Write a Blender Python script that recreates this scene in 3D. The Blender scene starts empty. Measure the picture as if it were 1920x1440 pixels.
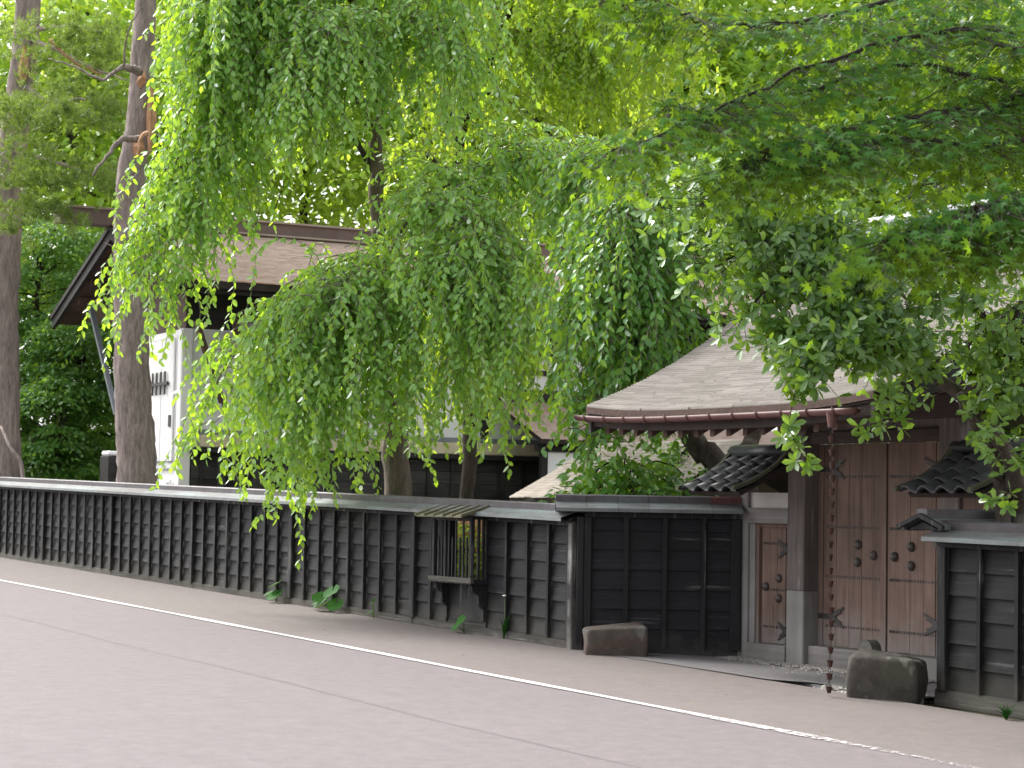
import bpy, math, random
import numpy as np
from mathutils import Matrix, Vector

# ------------------------------------------------------------------ camera, sky, sun, exposure
sc = bpy.context.scene
FPX = 3800.0                      # focal length in pixels of a 1920 px wide frame
EYE = 1.69
PITCH = math.atan(221 / FPX); ROLL = 0.017
R0 = Vector((1, 0, 0)); F0 = Vector((0, math.cos(PITCH), math.sin(PITCH))); U0 = Vector((0, -math.sin(PITCH), math.cos(PITCH)))
RR = R0 * math.cos(ROLL) + U0 * math.sin(ROLL); UU = U0 * math.cos(ROLL) - R0 * math.sin(ROLL)
cam_d = bpy.data.cameras.new('camera'); cam = bpy.data.objects.new('camera', cam_d)
sc.collection.objects.link(cam); sc.camera = cam
cm = Matrix.Identity(4)
for i in range(3):
    cm[i][0] = RR[i]; cm[i][1] = UU[i]; cm[i][2] = -F0[i]
cm[2][3] = EYE
cam.matrix_world = cm
cam_d.sensor_width = 36; cam_d.lens = FPX / 1920 * 36
cam_d.clip_start = 0.1; cam_d.clip_end = 2000
cam_d.dof.use_dof = True; cam_d.dof.focus_distance = 20.5
cam_d.dof.aperture_fstop = (cam_d.lens / 1000) / 0.016

SUN_POS = Vector((-0.58, 0.52, 0.78)).normalized()
SUN_EL = math.asin(SUN_POS.z); SUN_AZ = math.atan2(SUN_POS.x, SUN_POS.y)
world = bpy.data.worlds.new('World'); sc.world = world; world.use_nodes = True
wn = world.node_tree; wn.nodes.clear()
sky = wn.nodes.new('ShaderNodeTexSky'); sky.sky_type = 'NISHITA'; sky.sun_disc = False
sky.sun_elevation = SUN_EL; sky.sun_rotation = SUN_AZ; sky.dust_density = 4.0; sky.air_density = 1.0; sky.ozone_density = 1.0
hs = wn.nodes.new('ShaderNodeHueSaturation'); hs.inputs['Saturation'].default_value = 0.08
bg = wn.nodes.new('ShaderNodeBackground'); bg.inputs[1].default_value = 0.15
wo = wn.nodes.new('ShaderNodeOutputWorld')
wn.links.new(sky.outputs[0], hs.inputs['Color']); wn.links.new(hs.outputs[0], bg.inputs[0]); wn.links.new(bg.outputs[0], wo.inputs[0])
sun_d = bpy.data.lights.new('sun', 'SUN'); sun_d.energy = 1.5; sun_d.angle = math.radians(12); sun_d.color = (1.0, 0.95, 0.86)
sun = bpy.data.objects.new('sun', sun_d); sc.collection.objects.link(sun)
sun.rotation_euler = (-SUN_POS).to_track_quat('-Z', 'Y').to_euler(); sun.location = (0, 0, 40)
vs = sc.view_settings
vs.view_transform = 'Standard'; vs.look = 'None'; vs.gamma = 1.0; vs.use_curve_mapping = False
vs.exposure = 1.55
sc.cycles.max_bounces = 6; sc.cycles.diffuse_bounces = 4; sc.cycles.glossy_bounces = 2; sc.cycles.transparent_max_bounces = 6; sc.cycles.transmission_bounces = 4

rng = np.random.default_rng(7)
random.seed(7)

# ------------------------------------------------------------------ object helpers
WM = {}
def link(o, parent=None, M=None):
    M = M if M is not None else Matrix.Identity(4)
    sc.collection.objects.link(o)
    if parent is not None:
        o.parent = parent
        o.matrix_basis = WM[parent].inverted() @ M
    else:
        o.matrix_basis = M
    WM[o] = M
    return o
def tag(o, label=None, cat=None, group=None, kind=None):
    if label: o['label'] = label
    if cat: o['category'] = cat
    if group: o['group'] = group
    if kind: o['kind'] = kind
    return o
def thing(name, label, cat, M, group=None):
    o = bpy.data.objects.new(name, None); o.empty_display_size = 0.2
    link(o, None, M); return tag(o, label, cat, group)
def frame(x, y, z=0.0, ang=0.0):
    return Matrix.Translation((x, y, z)) @ Matrix.Rotation(ang, 4, 'Z')

class MB:
    def __init__(s): s.v = []; s.f = []; s.smooth = False
    def add(s, vs_, fs_):
        n = len(s.v); s.v.extend([tuple(p) for p in vs_]); s.f.extend([tuple(i + n for i in f) for f in fs_]); return s
    def box(s, x0, x1, y0, y1, z0, z1, jit=0.0, shear=0.0):
        p = [(x, y, z) for x in (x0, x1) for y in (y0, y1) for z in (z0, z1)]
        p = [(x + random.uniform(-jit, jit), y + random.uniform(-jit, jit), z + random.uniform(-jit, jit) + shear * x) for x, y, z in p]
        return s.add(p, [(0, 1, 3, 2), (4, 6, 7, 5), (0, 4, 5, 1), (2, 3, 7, 6), (0, 2, 6, 4), (1, 5, 7, 3)])
    def bbox(s, x0, x1, y0, y1, z0, z1, b=0.01, shear=0.0):   # box with chamfered vertical and horizontal edges
        def ring(z, i):
            return [(x0 + b + i, y0 + i, z), (x1 - b - i, y0 + i, z), (x1 - i, y0 + b + i, z), (x1 - i, y1 - b - i, z), (x1 - b - i, y1 - i, z), (x0 + b + i, y1 - i, z), (x0 + i, y1 - b - i, z), (x0 + i, y0 + b + i, z)]
        rs = [ring(z0, b * .7), ring(z0 + b, 0), ring(z1 - b, 0), ring(z1, b * .7)]
        v = [(x, y, z + shear * x) for r in rs for x, y, z in r]
        f = [tuple(range(7, -1, -1)), tuple(range(24, 32))]
        for k in range(3):
            for i in range(8):
                j = (i + 1) % 8; f.append((k * 8 + i, k * 8 + j, k * 8 + 8 + j, k * 8 + 8 + i))
        return s.add(v, f)
    def prism(s, prof, x0, x1, shear=0.0, close=True):        # profile (y, z) pushed along x
        n = len(prof)
        v = [(x, y, z + shear * x) for x in (x0, x1) for y, z in prof]
        f = [(i, (i + 1) % n, n + (i + 1) % n, n + i) for i in range(n if close else n - 1)]
        if close: f += [tuple(range(n - 1, -1, -1)), tuple(range(n, 2 * n))]
        return s.add(v, f)
    def plate(s, prof, y0, y1):                               # profile (x, z) pushed along y
        n = len(prof)
        v = [(x, y, z) for y in (y0, y1) for x, z in prof]
        f = [(i, n + i, n + (i + 1) % n, (i + 1) % n) for i in range(n)]
        f += [tuple(range(n)), tuple(range(2 * n - 1, n - 1, -1))]
        return s.add(v, f)
    def tube(s, pts, rad, n=6, cap=True, noise=0.0):
        pts = [Vector(p) for p in pts]; m = len(pts)
        if not hasattr(rad, '__len__'): rad = [rad] * m
        ref = Vector((0.31, 0.77, 0.55)); vv = []; prev = None
        for k, p in enumerate(pts):
            t = (pts[min(k + 1, m - 1)] - pts[max(k - 1, 0)]).normalized()
            a = (prev - t * prev.dot(t)) if prev else ref.cross(t)
            a.normalize(); prev = a; b = t.cross(a)
            for i in range(n):
                r = rad[k] * (1 + random.uniform(-noise, noise)); q = 2 * math.pi * i / n
                vv.append(p + a * (r * math.cos(q)) + b * (r * math.sin(q)))
        f = [(k * n + i, k * n + (i + 1) % n, (k + 1) * n + (i + 1) % n, (k + 1) * n + i) for k in range(m - 1) for i in range(n)]
        if cap: f += [tuple(range(n - 1, -1, -1)), tuple(range((m - 1) * n, m * n))]
        return s.add(vv, f)
    def lathe(s, prof, c=(0, 0, 0), axis='z', n=12):          # profile (r, h) round an axis
        v = []
        for r, h in prof:
            for i in range(n):
                a = 2 * math.pi * i / n
                p = (r * math.cos(a), r * math.sin(a), h) if axis == 'z' else (r * math.cos(a), -h, r * math.sin(a))
                v.append((p[0] + c[0], p[1] + c[1], p[2] + c[2]))
        m = len(prof)
        f = [(k * n + i, k * n + (i + 1) % n, (k + 1) * n + (i + 1) % n, (k + 1) * n + i) for k in range(m - 1) for i in range(n)]
        f += [tuple(range(n - 1, -1, -1)), tuple(range((m - 1) * n, m * n))]
        return s.add(v, f)
    def mesh(s, name, mat, smooth=False):
        me = bpy.data.meshes.new(name); me.from_pydata(s.v, [], s.f); me.validate()
        if mat: me.materials.append(mat)
        if smooth:
            for p in me.polygons: p.use_smooth = True
        me.update(); return me
    def build(s, name, mat, parent=None, M=None, smooth=False):
        return link(bpy.data.objects.new(name, s.mesh(name, mat, smooth)), parent, M if M is not None else (WM[parent] if parent else None))

def np_mesh(name, V, F, mat, attr=None, smooth=False):
    V = np.ascontiguousarray(V, np.float32).reshape(-1, 3); F = np.ascontiguousarray(F, np.int32)
    nf, k = F.shape
    me = bpy.data.meshes.new(name)
    me.vertices.add(len(V)); me.vertices.foreach_set('co', V.ravel())
    me.loops.add(nf * k); me.loops.foreach_set('vertex_index', F.ravel())
    me.polygons.add(nf); me.polygons.foreach_set('loop_start', np.arange(0, nf * k, k, dtype=np.int32))
    me.polygons.foreach_set('loop_total', np.full(nf, k, np.int32))
    if smooth: me.polygons.foreach_set('use_smooth', np.ones(nf, bool))
    if attr is not None:
        a = me.attributes.new('rnd', 'FLOAT', 'POINT'); a.data.foreach_set('value', np.ascontiguousarray(attr, np.float32).ravel())
    me.materials.append(mat); me.update(); me.validate(); return me

def at(px, py, Y):                       # the world point at distance Y seen at a pixel of the 1920 x 1440 photograph
    d = F0 + RR * ((px - 960) / FPX) - UU * ((py - 720) / FPX)
    d = d * (Y / d.y)
    return Vector((d.x, d.y, d.z + EYE))

# ------------------------------------------------------------------ materials
def nodes(name):
    m = bpy.data.materials.new(name); m.use_nodes = True; nt = m.node_tree; nt.nodes.clear()
    out = nt.nodes.new('ShaderNodeOutputMaterial'); return m, nt, out
def N(nt, t, **kw):
    n = nt.nodes.new('ShaderNode' + t)
    for k, v in kw.items():
        if k in n.inputs: n.inputs[k].default_value = v
        else: setattr(n, k, v)
    return n
def L(nt, a, b): nt.links.new(a, b)
def coord(nt, scale, kind='Object'):
    tc = N(nt, 'TexCoord'); mp = N(nt, 'Mapping'); mp.inputs['Scale'].default_value = scale
    L(nt, tc.outputs[kind], mp.inputs[0]); return mp.outputs[0]
def noise(nt, vec, scale=1.0, detail=4.0, rough=0.6):
    n = N(nt, 'TexNoise', Scale=scale, Detail=detail, Roughness=rough); L(nt, vec, n.inputs['Vector']); return n.outputs[0]
def ramp(nt, fac, stops):
    r = N(nt, 'ValToRGB'); el = r.color_ramp.elements
    el[0].position, el[0].color = stops[0][0], (*stops[0][1], 1)
    el[1].position, el[1].color = stops[-1][0], (*stops[-1][1], 1)
    for p, c in stops[1:-1]:
        e = el.new(p); e.color = (*c, 1)
    L(nt, fac, r.inputs[0]); return r.outputs[0]
def mixc(nt, fac, a, b, mode='MIX'):
    m = N(nt, 'Mix', data_type='RGBA', blend_type=mode)
    for sock, val in ((m.inputs[0], fac), (m.inputs[6], a), (m.inputs[7], b)):
        if hasattr(val, 'is_linked') or isinstance(val, bpy.types.NodeSocket): L(nt, val, sock)
        elif isinstance(val, (int, float)): sock.default_value = val
        else: sock.default_value = (*val, 1)
    return m.outputs[2]
def math_(nt, op, a, b=None, c=None, clamp=False):
    m = N(nt, 'Math', operation=op); m.use_clamp = clamp
    for i, v in enumerate((a, b, c)):
        if v is None: continue
        if isinstance(v, bpy.types.NodeSocket): L(nt, v, m.inputs[i])
        else: m.inputs[i].default_value = v
    return m.outputs[0]
def step(nt, v, a, b):
    m = N(nt, 'MapRange'); m.inputs[1].default_value = a; m.inputs[2].default_value = b; L(nt, v, m.inputs[0]); return m.outputs[0]
def objrand(nt, lo, hi):
    oi = N(nt, 'ObjectInfo'); m = N(nt, 'MapRange'); m.inputs[3].default_value = lo; m.inputs[4].default_value = hi
    L(nt, oi.outputs['Random'], m.inputs[0]); return m.outputs[0]
def scalec(nt, col, val):
    v = N(nt, 'VectorMath', operation='SCALE'); L(nt, col, v.inputs[0])
    if isinstance(val, bpy.types.NodeSocket): L(nt, val, v.inputs['Scale'])
    else: v.inputs['Scale'].default_value = val
    return v.outputs[0]
def finish(nt, out, col, rough=0.7, bump=None, bdist=0.01, bstr=0.5, spec=0.4, metal=0.0):
    p = N(nt, 'BsdfPrincipled'); p.inputs['Roughness'].default_value = rough if not isinstance(rough, bpy.types.NodeSocket) else 0.5
    if isinstance(rough, bpy.types.NodeSocket): L(nt, rough, p.inputs['Roughness'])
    p.inputs['Specular IOR Level'].default_value = spec; p.inputs['Metallic'].default_value = metal
    if isinstance(col, bpy.types.NodeSocket): L(nt, col, p.inputs['Base Color'])
    else: p.inputs['Base Color'].default_value = (*col, 1)
    if bump is not None:
        b = N(nt, 'Bump'); b.inputs['Distance'].default_value = bdist; b.inputs['Strength'].default_value = bstr
        L(nt, bump, b.inputs['Height']); L(nt, b.outputs[0], p.inputs['Normal'])
    L(nt, p.outputs[0], out.inputs[0])

def wood(name, c1, c2, along='x', rough=0.75, var=(0.75, 1.25), wear=None, wear_th=0.66, dirt=None, dirt_h=0.55, slope=0.0, fine=1.0, hue=None):
    m, nt, out = nodes(name)
    g = 26 * fine
    sc_ = {'x': (1.1, g, g), 'z': (g, g, 1.1), 'y': (g, 1.1, g)}[along]
    vec = coord(nt, sc_)
    oi = N(nt, 'ObjectInfo'); ad = N(nt, 'VectorMath', operation='ADD'); sv = N(nt, 'VectorMath', operation='SCALE'); sv.inputs[0].default_value = (37, 53, 71)
    L(nt, oi.outputs['Random'], sv.inputs['Scale']); L(nt, vec, ad.inputs[0]); L(nt, sv.outputs[0], ad.inputs[1]); vec = ad.outputs[0]
    n1 = noise(nt, vec, 1.0, 6, 0.65)
    col = ramp(nt, n1, [(0.3, c1), (0.72, c2)])
    big = noise(nt, coord(nt, (1.3, 1.3, 1.3)), 1.0, 3, 0.6)
    col = scalec(nt, col, step(nt, big, -0.35, 1.0))
    col = scalec(nt, col, 1.5)
    col = scalec(nt, col, objrand(nt, *var))
    if hue is not None:
        col = mixc(nt, step(nt, noise(nt, coord(nt, (0.9, 0.9, 0.6)), 1.0, 3), 0.42, 0.62), col, hue)
    if wear is not None:
        w = noise(nt, vec, 0.55, 5, 0.75); w2 = noise(nt, coord(nt, (2.2, 2.2, 2.2)), 1.0, 3, 0.5)
        wf = math_(nt, 'MULTIPLY', step(nt, w, wear_th - 0.06, wear_th + 0.05), step(nt, w2, 0.4, 0.62))
        col = mixc(nt, wf, col, wear)
    if dirt is not None:
        tc = N(nt, 'TexCoord'); sx = N(nt, 'SeparateXYZ'); L(nt, tc.outputs['Object'], sx.inputs[0])
        h = math_(nt, 'ADD', sx.outputs[2], math_(nt, 'MULTIPLY', sx.outputs[0], -slope))
        nn = noise(nt, coord(nt, (3, 3, 3)), 1.0, 5, 0.65)
        h = math_(nt, 'ADD', h, math_(nt, 'MULTIPLY', math_(nt, 'SUBTRACT', nn, 0.5), -1.1))
        col = mixc(nt, math_(nt, 'MULTIPLY', step(nt, h, dirt_h, 0.0), 0.85), col, dirt)
    finish(nt, out, col, rough, n1, 0.006, 0.6, spec=0.3)
    return m

def plain(name, c1, c2, scale=6.0, rough=0.8, spec=0.3, bstr=0.25, bd=0.01, metal=0.0, var=(0.95, 1.05)):
    m, nt, out = nodes(name)
    n1 = noise(nt, coord(nt, (1, 1, 1)), scale, 6, 0.65)
    col = scalec(nt, ramp(nt, n1, [(0.32, c1), (0.68, c2)]), objrand(nt, *var))
    finish(nt, out, col, rough, n1, bd, bstr, spec, metal); return m

def leafmat(name, dark, light, trans, tfac=0.45, gloss=0.07, grough=0.38):
    m, nt, out = nodes(name)
    at_ = N(nt, 'Attribute', attribute_name='rnd')
    big = noise(nt, coord(nt, (0.7, 0.7, 0.7)), 1.0, 3, 0.6)
    f = math_(nt, 'ADD', math_(nt, 'MULTIPLY', at_.outputs['Fac'], 0.6), math_(nt, 'MULTIPLY', step(nt, big, 0.3, 0.7), 0.4))
    col = ramp(nt, f, [(0.05, dark), (0.95, light)])
    d = N(nt, 'BsdfDiffuse'); L(nt, col, d.inputs[0])
    t = N(nt, 'BsdfTranslucent'); tcol = scalec(nt, ramp(nt, f, [(0.0, tuple(c * 0.75 for c in trans)), (1.0, trans)]), 1.0); L(nt, tcol, t.inputs[0])
    mx = N(nt, 'MixShader'); mx.inputs[0].default_value = tfac; L(nt, d.outputs[0], mx.inputs[1]); L(nt, t.outputs[0], mx.inputs[2])
    g = N(nt, 'BsdfGlossy'); g.inputs['Color'].default_value = (0.95, 0.97, 1, 1); g.inputs['Roughness'].default_value = grough
    fr = N(nt, 'Fresnel'); fr.inputs[0].default_value = 1.4
    ff = math_(nt, 'ADD', math_(nt, 'MULTIPLY', fr.outputs[0], 0.12 + gloss * 1.6), gloss * 0.4)
    m2 = N(nt, 'MixShader'); L(nt, ff, m2.inputs[0]); L(nt, mx.outputs[0], m2.inputs[1]); L(nt, g.outputs[0], m2.inputs[2])
    L(nt, m2.outputs[0], out.inputs[0]); return m

def barkmat(name, c1, c2, vs=(9, 9, 1.6), bs=0.9, patch=None):
    m, nt, out = nodes(name)
    n1 = noise(nt, coord(nt, vs), 1.0, 7, 0.7)
    n2 = noise(nt, coord(nt, (vs[0] * 2.6, vs[1] * 2.6, vs[2] * 1.6)), 1.0, 6, 0.75)
    h = math_(nt, 'ADD', math_(nt, 'MULTIPLY', n1, 0.65), math_(nt, 'MULTIPLY', n2, 0.5))
    col = ramp(nt, h, [(0.40, c1), (0.74, c2)])
    if patch: col = mixc(nt, step(nt, noise(nt, coord(nt, (1.4, 1.4, 0.8)), 1.0, 4), 0.56, 0.64), col, patch)
    finish(nt, out, col, 0.9, h, 0.03, bs, 0.2); return m

M = {}
def asphalt(name, c1, c2):
    m, nt, out = nodes(name)
    v = coord(nt, (1, 1, 1))
    fine = noise(nt, v, 130.0, 3, 0.7); mid = noise(nt, v, 7.0, 5, 0.6); big = noise(nt, v, 0.35, 5, 0.6)
    col = ramp(nt, fine, [(0.28, tuple(c * 0.72 for c in c1)), (0.5, c1), (0.78, tuple(min(1, c * 1.35) for c in c2))])
    col = scalec(nt, col, step(nt, mid, -1.4, 1.0)); col = scalec(nt, col, 1.27)
    st = noise(nt, coord(nt, (0.25, 0.25, 0.25)), 1.0, 6, 0.7)
    col = mixc(nt, math_(nt, 'MULTIPLY', step(nt, st, 0.52, 0.7), 0.35), col, c2)
    finish(nt, out, col, 0.85, fine, 0.004, 0.5, 0.3); return m
M['road'] = asphalt('road_asphalt', (0.150, 0.129, 0.135), (0.176, 0.152, 0.158))
M['verge'] = asphalt('verge_asphalt', (0.146, 0.125, 0.122), (0.171, 0.147, 0.143))
M['seam'] = plain('asphalt_joint', (0.12, 0.106, 0.11), (0.15, 0.132, 0.137), 20)
def paint():
    m, nt, out = nodes('worn_road_paint')
    v = coord(nt, (1, 1, 1))
    w = noise(nt, v, 22.0, 6, 0.75)
    sx = N(nt, 'SeparateXYZ'); tc = N(nt, 'TexCoord'); L(nt, tc.outputs['Object'], sx.inputs[0])
    lim = step(nt, sx.outputs[0], 3.0, 9.0)          # more worn where cars turn in at the gate
    th = math_(nt, 'ADD', 0.34, math_(nt, 'MULTIPLY', lim, 0.24))
    keep = step(nt, math_(nt, 'SUBTRACT', w, th), -0.02, 0.03)
    p = N(nt, 'BsdfPrincipled'); L(nt, ramp(nt, w, [(0.3, (0.44, 0.42, 0.42)), (0.7, (0.60, 0.58, 0.58))]), p.inputs['Base Color']); p.inputs['Roughness'].default_value = 0.7
    t = N(nt, 'BsdfTransparent'); mx = N(nt, 'MixShader'); L(nt, keep, mx.inputs[0]); L(nt, t.outputs[0], mx.inputs[1]); L(nt, p.outputs[0], mx.inputs[2]); L(nt, mx.outputs[0], out.inputs[0]); return m
M['paint'] = paint()
M['slab'] = plain('grey_forecourt_paving', (0.13, 0.126, 0.13), (0.18, 0.172, 0.174), 14, 0.85, bstr=0.4)
M['gravel'] = plain('pale_gravel', (0.22, 0.21, 0.20), (0.42, 0.40, 0.38), 30, 0.9)
M['soil'] = plain('garden_soil', (0.05, 0.045, 0.03), (0.09, 0.085, 0.045), 4, 0.95, bstr=0.6, bd=0.05)
SLOPE = -0.0162
M['board'] = wood('charred_board', (0.0070, 0.0070, 0.0086), (0.017, 0.0168, 0.0196), 'x', 0.7, (0.7, 1.3), (0.10, 0.097, 0.096), 0.63, (0.038, 0.037, 0.029), 0.45, SLOPE)
M['batten'] = wood('charred_batten', (0.0075, 0.0072, 0.0088), (0.018, 0.0172, 0.0192), 'z', 0.7, (0.7, 1.35), (0.16, 0.155, 0.15), 0.6, (0.048, 0.045, 0.037), 0.34, SLOPE)
M['board_lv'] = wood('charred_board_level', (0.0062, 0.0063, 0.0090), (0.0152, 0.0154, 0.0205), 'x', 0.65, (0.8, 1.2), (0.11, 0.11, 0.112), 0.65, (0.04, 0.038, 0.037), 0.25)
M['batten_lv'] = wood('charred_batten_level', (0.0075, 0.0072, 0.0095), (0.018, 0.0174, 0.0205), 'z', 0.65, (0.8, 1.2), (0.13, 0.125, 0.125), 0.63, (0.05, 0.047, 0.046), 0.22)
M['worn'] = wood('worn_post', (0.02, 0.019, 0.02), (0.055, 0.051, 0.05), 'z', 0.8, (0.9, 1.1), (0.32, 0.305, 0.29), 0.5, (0.12, 0.11, 0.1), 0.45)
M['sill'] = wood('weathered_sill', (0.05, 0.047, 0.042), (0.105, 0.098, 0.085), 'x', 0.9, (0.8, 1.2), (0.17, 0.16, 0.145), 0.57)
def copper(name, base, patina, th):
    m, nt, out = nodes(name)
    n1 = noise(nt, coord(nt, (0.9, 5, 5)), 1.0, 6, 0.7); n2 = noise(nt, coord(nt, (6, 6, 6)), 1.0, 5, 0.7)
    col = ramp(nt, n2, [(0.3, tuple(c * 0.7 for c in base)), (0.7, tuple(c * 1.25 for c in base))])
    col = mixc(nt, math_(nt, 'MULTIPLY', step(nt, n1, th - 0.14, th + 0.14), 0.85), col, patina)
    col = scalec(nt, col, objrand(nt, 0.85, 1.15))
    finish(nt, out, col, 0.5, n2, 0.003, 0.2, 0.5, 0.0); return m
M['copper'] = copper('purple_brown_copper', (0.075, 0.065, 0.073), (0.12, 0.145, 0.155), 0.66)
M['patina'] = copper('patinated_copper', (0.115, 0.11, 0.117), (0.18, 0.235, 0.235), 0.54)
M['redcap'] = copper('reddish_copper', (0.15, 0.05, 0.05), (0.12, 0.1, 0.1), 0.62)
M['gatewood'] = wood('brown_gate_plank', (0.115, 0.074, 0.060), (0.228, 0.154, 0.127), 'z', 0.75, (0.85, 1.15), None, 0.6, (0.22, 0.205, 0.20), 0.62, 0.0, 0.8)
M['gatepost'] = wood('grey_brown_post', (0.10, 0.083, 0.079), (0.185, 0.158, 0.15), 'z', 0.8, (0.92, 1.08), (0.36, 0.33, 0.31), 0.64, None, 0.5, 0.0, 0.8)
M['gatefoot'] = wood('pale_spliced_foot', (0.19, 0.18, 0.178), (0.26, 0.25, 0.245), 'z', 0.8, (0.95, 1.05), None, 0.6, None, 0.5, 0.0, 0.7)
M['gatebeam'] = wood('dark_gate_beam', (0.05, 0.036, 0.032), (0.10, 0.074, 0.066), 'x', 0.8, (0.85, 1.15), None)
M['gatesill'] = wood('grey_gate_sill', (0.16, 0.15, 0.145), (0.245, 0.23, 0.222), 'x', 0.8, (0.95, 1.05), None)
M['rafter'] = wood('rafter_wood', (0.06, 0.036, 0.03), (0.115, 0.072, 0.06), 'y', 0.8, (0.8, 1.2), None)
M['iron'] = plain('black_iron', (0.018, 0.016, 0.016), (0.04, 0.036, 0.034), 30, 0.5, 0.5, 0.3, 0.003)
M['boss'] = plain('dull_iron_boss', (0.05, 0.042, 0.04), (0.09, 0.075, 0.07), 30, 0.5, 0.5, 0.3, 0.003)
M['gutter'] = plain('red_brown_gutter', (0.10, 0.042, 0.04), (0.135, 0.06, 0.055), 9, 0.38, 0.5, 0.05)
M['coppercup'] = plain('bright_copper_cup', (0.035, 0.022, 0.02), (0.10, 0.05, 0.038), 40, 0.28, 0.5, 0.1, 0.002, 0.5)
M['plaster'] = plain('white_plaster', (0.80, 0.80, 0.81), (0.86, 0.86, 0.86), 1.6, 0.9, 0.2, 0.1)
M['plaster_grey'] = plain('cream_plaster', (0.62, 0.60, 0.57), (0.70, 0.68, 0.65), 2.0, 0.9, 0.2, 0.1)
M['creamboard'] = plain('cream_ledge', (0.60, 0.52, 0.36), (0.72, 0.65, 0.48), 3, 0.85, 0.2)
M['tile'] = plain('dark_clay_tile', (0.028, 0.03, 0.033), (0.06, 0.062, 0.066), 9, 0.42, 0.5, 0.2, 0.004, var=(0.8, 1.25))
M['mosstile'] = plain('mossy_tile_edge', (0.06, 0.065, 0.04), (0.12, 0.125, 0.08), 9, 0.8, 0.3, 0.3)
M['stone'] = plain('weathered_stone', (0.075, 0.07, 0.062), (0.17, 0.155, 0.14), 5, 0.9, 0.25, 0.8, 0.03)
def stone2():
    m, nt, out = nodes('reddish_block_stone')
    a = noise(nt, coord(nt, (4, 4, 4)), 1.0, 6, 0.7); b = noise(nt, coord(nt, (1.5, 1.5, 6)), 1.0, 4, 0.6); c = noise(nt, coord(nt, (1.3, 1.3, 1.3)), 1.0, 2)
    col = ramp(nt, a, [(0.3, (0.055, 0.048, 0.042)), (0.7, (0.115, 0.10, 0.086))])
    col = mixc(nt, math_(nt, 'MULTIPLY', step(nt, b, 0.5, 0.6), 0.6), col, (0.095, 0.056, 0.05))
    lich = step(nt, noise(nt, coord(nt, (5, 5, 2.5)), 1.0, 3, 0.5), 0.63, 0.68)
    col = mixc(nt, math_(nt, 'MULTIPLY', lich, 0.7), col, (0.18, 0.18, 0.165))
    finish(nt, out, col, 0.9, a, 0.03, 0.9, 0.25); return m
M['stone_red'] = stone2()
def mossstone():
    m, nt, out = nodes('mossy_lichen_stone')
    a = noise(nt, coord(nt, (5, 5, 5)), 1.0, 7, 0.7)
    col = ramp(nt, a, [(0.3, (0.035, 0.032, 0.028)), (0.7, (0.095, 0.087, 0.078))])
    col = mixc(nt, step(nt, noise(nt, coord(nt, (2.6, 2.6, 2.6)), 1.0, 4), 0.55, 0.68), col, (0.06, 0.06, 0.042))
    l2 = step(nt, noise(nt, coord(nt, (6, 6, 2.4)), 1.0, 3, 0.5), 0.6, 0.66)
    col = mixc(nt, math_(nt, 'MULTIPLY', l2, 0.75), col, (0.19, 0.187, 0.17))
    finish(nt, out, col, 0.9, a, 0.03, 0.9, 0.25); return m
M['stone_moss'] = mossstone()
def shinglemat(name, c1, c2, moss=None, rust=None):
    m, nt, out = nodes(name)
    a = N(nt, 'Attribute', attribute_name='rnd')
    n1 = noise(nt, coord(nt, (1.2, 1.2, 1.2)), 1.0, 6, 0.7)
    f = math_(nt, 'ADD', math_(nt, 'MULTIPLY', a.outputs['Fac'], 0.38), math_(nt, 'MULTIPLY', n1, 0.62))
    col = ramp(nt, f, [(0.15, c1), (0.8, c2)])
    if moss: col = mixc(nt, math_(nt, 'MULTIPLY', step(nt, noise(nt, coord(nt, (0.8, 0.8, 0.8)), 1.0, 5, 0.7), 0.48, 0.7), 0.6), col, moss)
    if rust: col = mixc(nt, math_(nt, 'MULTIPLY', step(nt, noise(nt, coord(nt, (0.7, 2.5, 2.5)), 1.0, 5, 0.7), 0.6, 0.68), 0.8), col, rust)
    finish(nt, out, col, 0.85, None, 0.01, 0.3, 0.25); return m
M['kokera'] = shinglemat('grey_wood_shingle', (0.105, 0.094, 0.086), (0.225, 0.205, 0.19), (0.10, 0.10, 0.068))
M['kurashingle'] = shinglemat('pinkish_shingle', (0.33, 0.245, 0.21), (0.50, 0.385, 0.335), None, (0.33, 0.14, 0.075))
M['shedshingle'] = shinglemat('pale_shingle', (0.33, 0.28, 0.26), (0.5, 0.44, 0.41))
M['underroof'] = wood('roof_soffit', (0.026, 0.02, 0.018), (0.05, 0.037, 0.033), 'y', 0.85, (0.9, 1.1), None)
M['soffit_red'] = wood('red_brown_soffit', (0.07, 0.042, 0.036), (0.13, 0.082, 0.07), 'x', 0.85, (0.9, 1.1), None)
M['ridge'] = plain('purple_brown_ridge', (0.15, 0.105, 0.10), (0.20, 0.145, 0.14), 3, 0.7)
M['ridgeedge'] = plain('pale_ridge_edge', (0.36, 0.29, 0.26), (0.46, 0.38, 0.33), 5, 0.8)
M['greymetal'] = plain('blue_grey_ridge_metal', (0.16, 0.18, 0.21), (0.22, 0.24, 0.27), 3, 0.5, 0.5)
M['blackwood'] = wood('black_house_timber', (0.02, 0.019, 0.02), (0.045, 0.042, 0.042), 'x', 0.75, (0.8, 1.2), None)
M['blackwood_z'] = wood('black_house_post', (0.02, 0.019, 0.02), (0.045, 0.042, 0.042), 'z', 0.75, (0.8, 1.2), None)
M['darkboard'] = wood('grey_black_house_board', (0.028, 0.027, 0.027), (0.06, 0.057, 0.055), 'x', 0.75, (0.7, 1.3), (0.11, 0.105, 0.1), 0.6)
M['prop'] = wood('brown_prop', (0.06, 0.037, 0.028), (0.12, 0.078, 0.06), 'z', 0.8, (0.9, 1.1), None)
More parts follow.
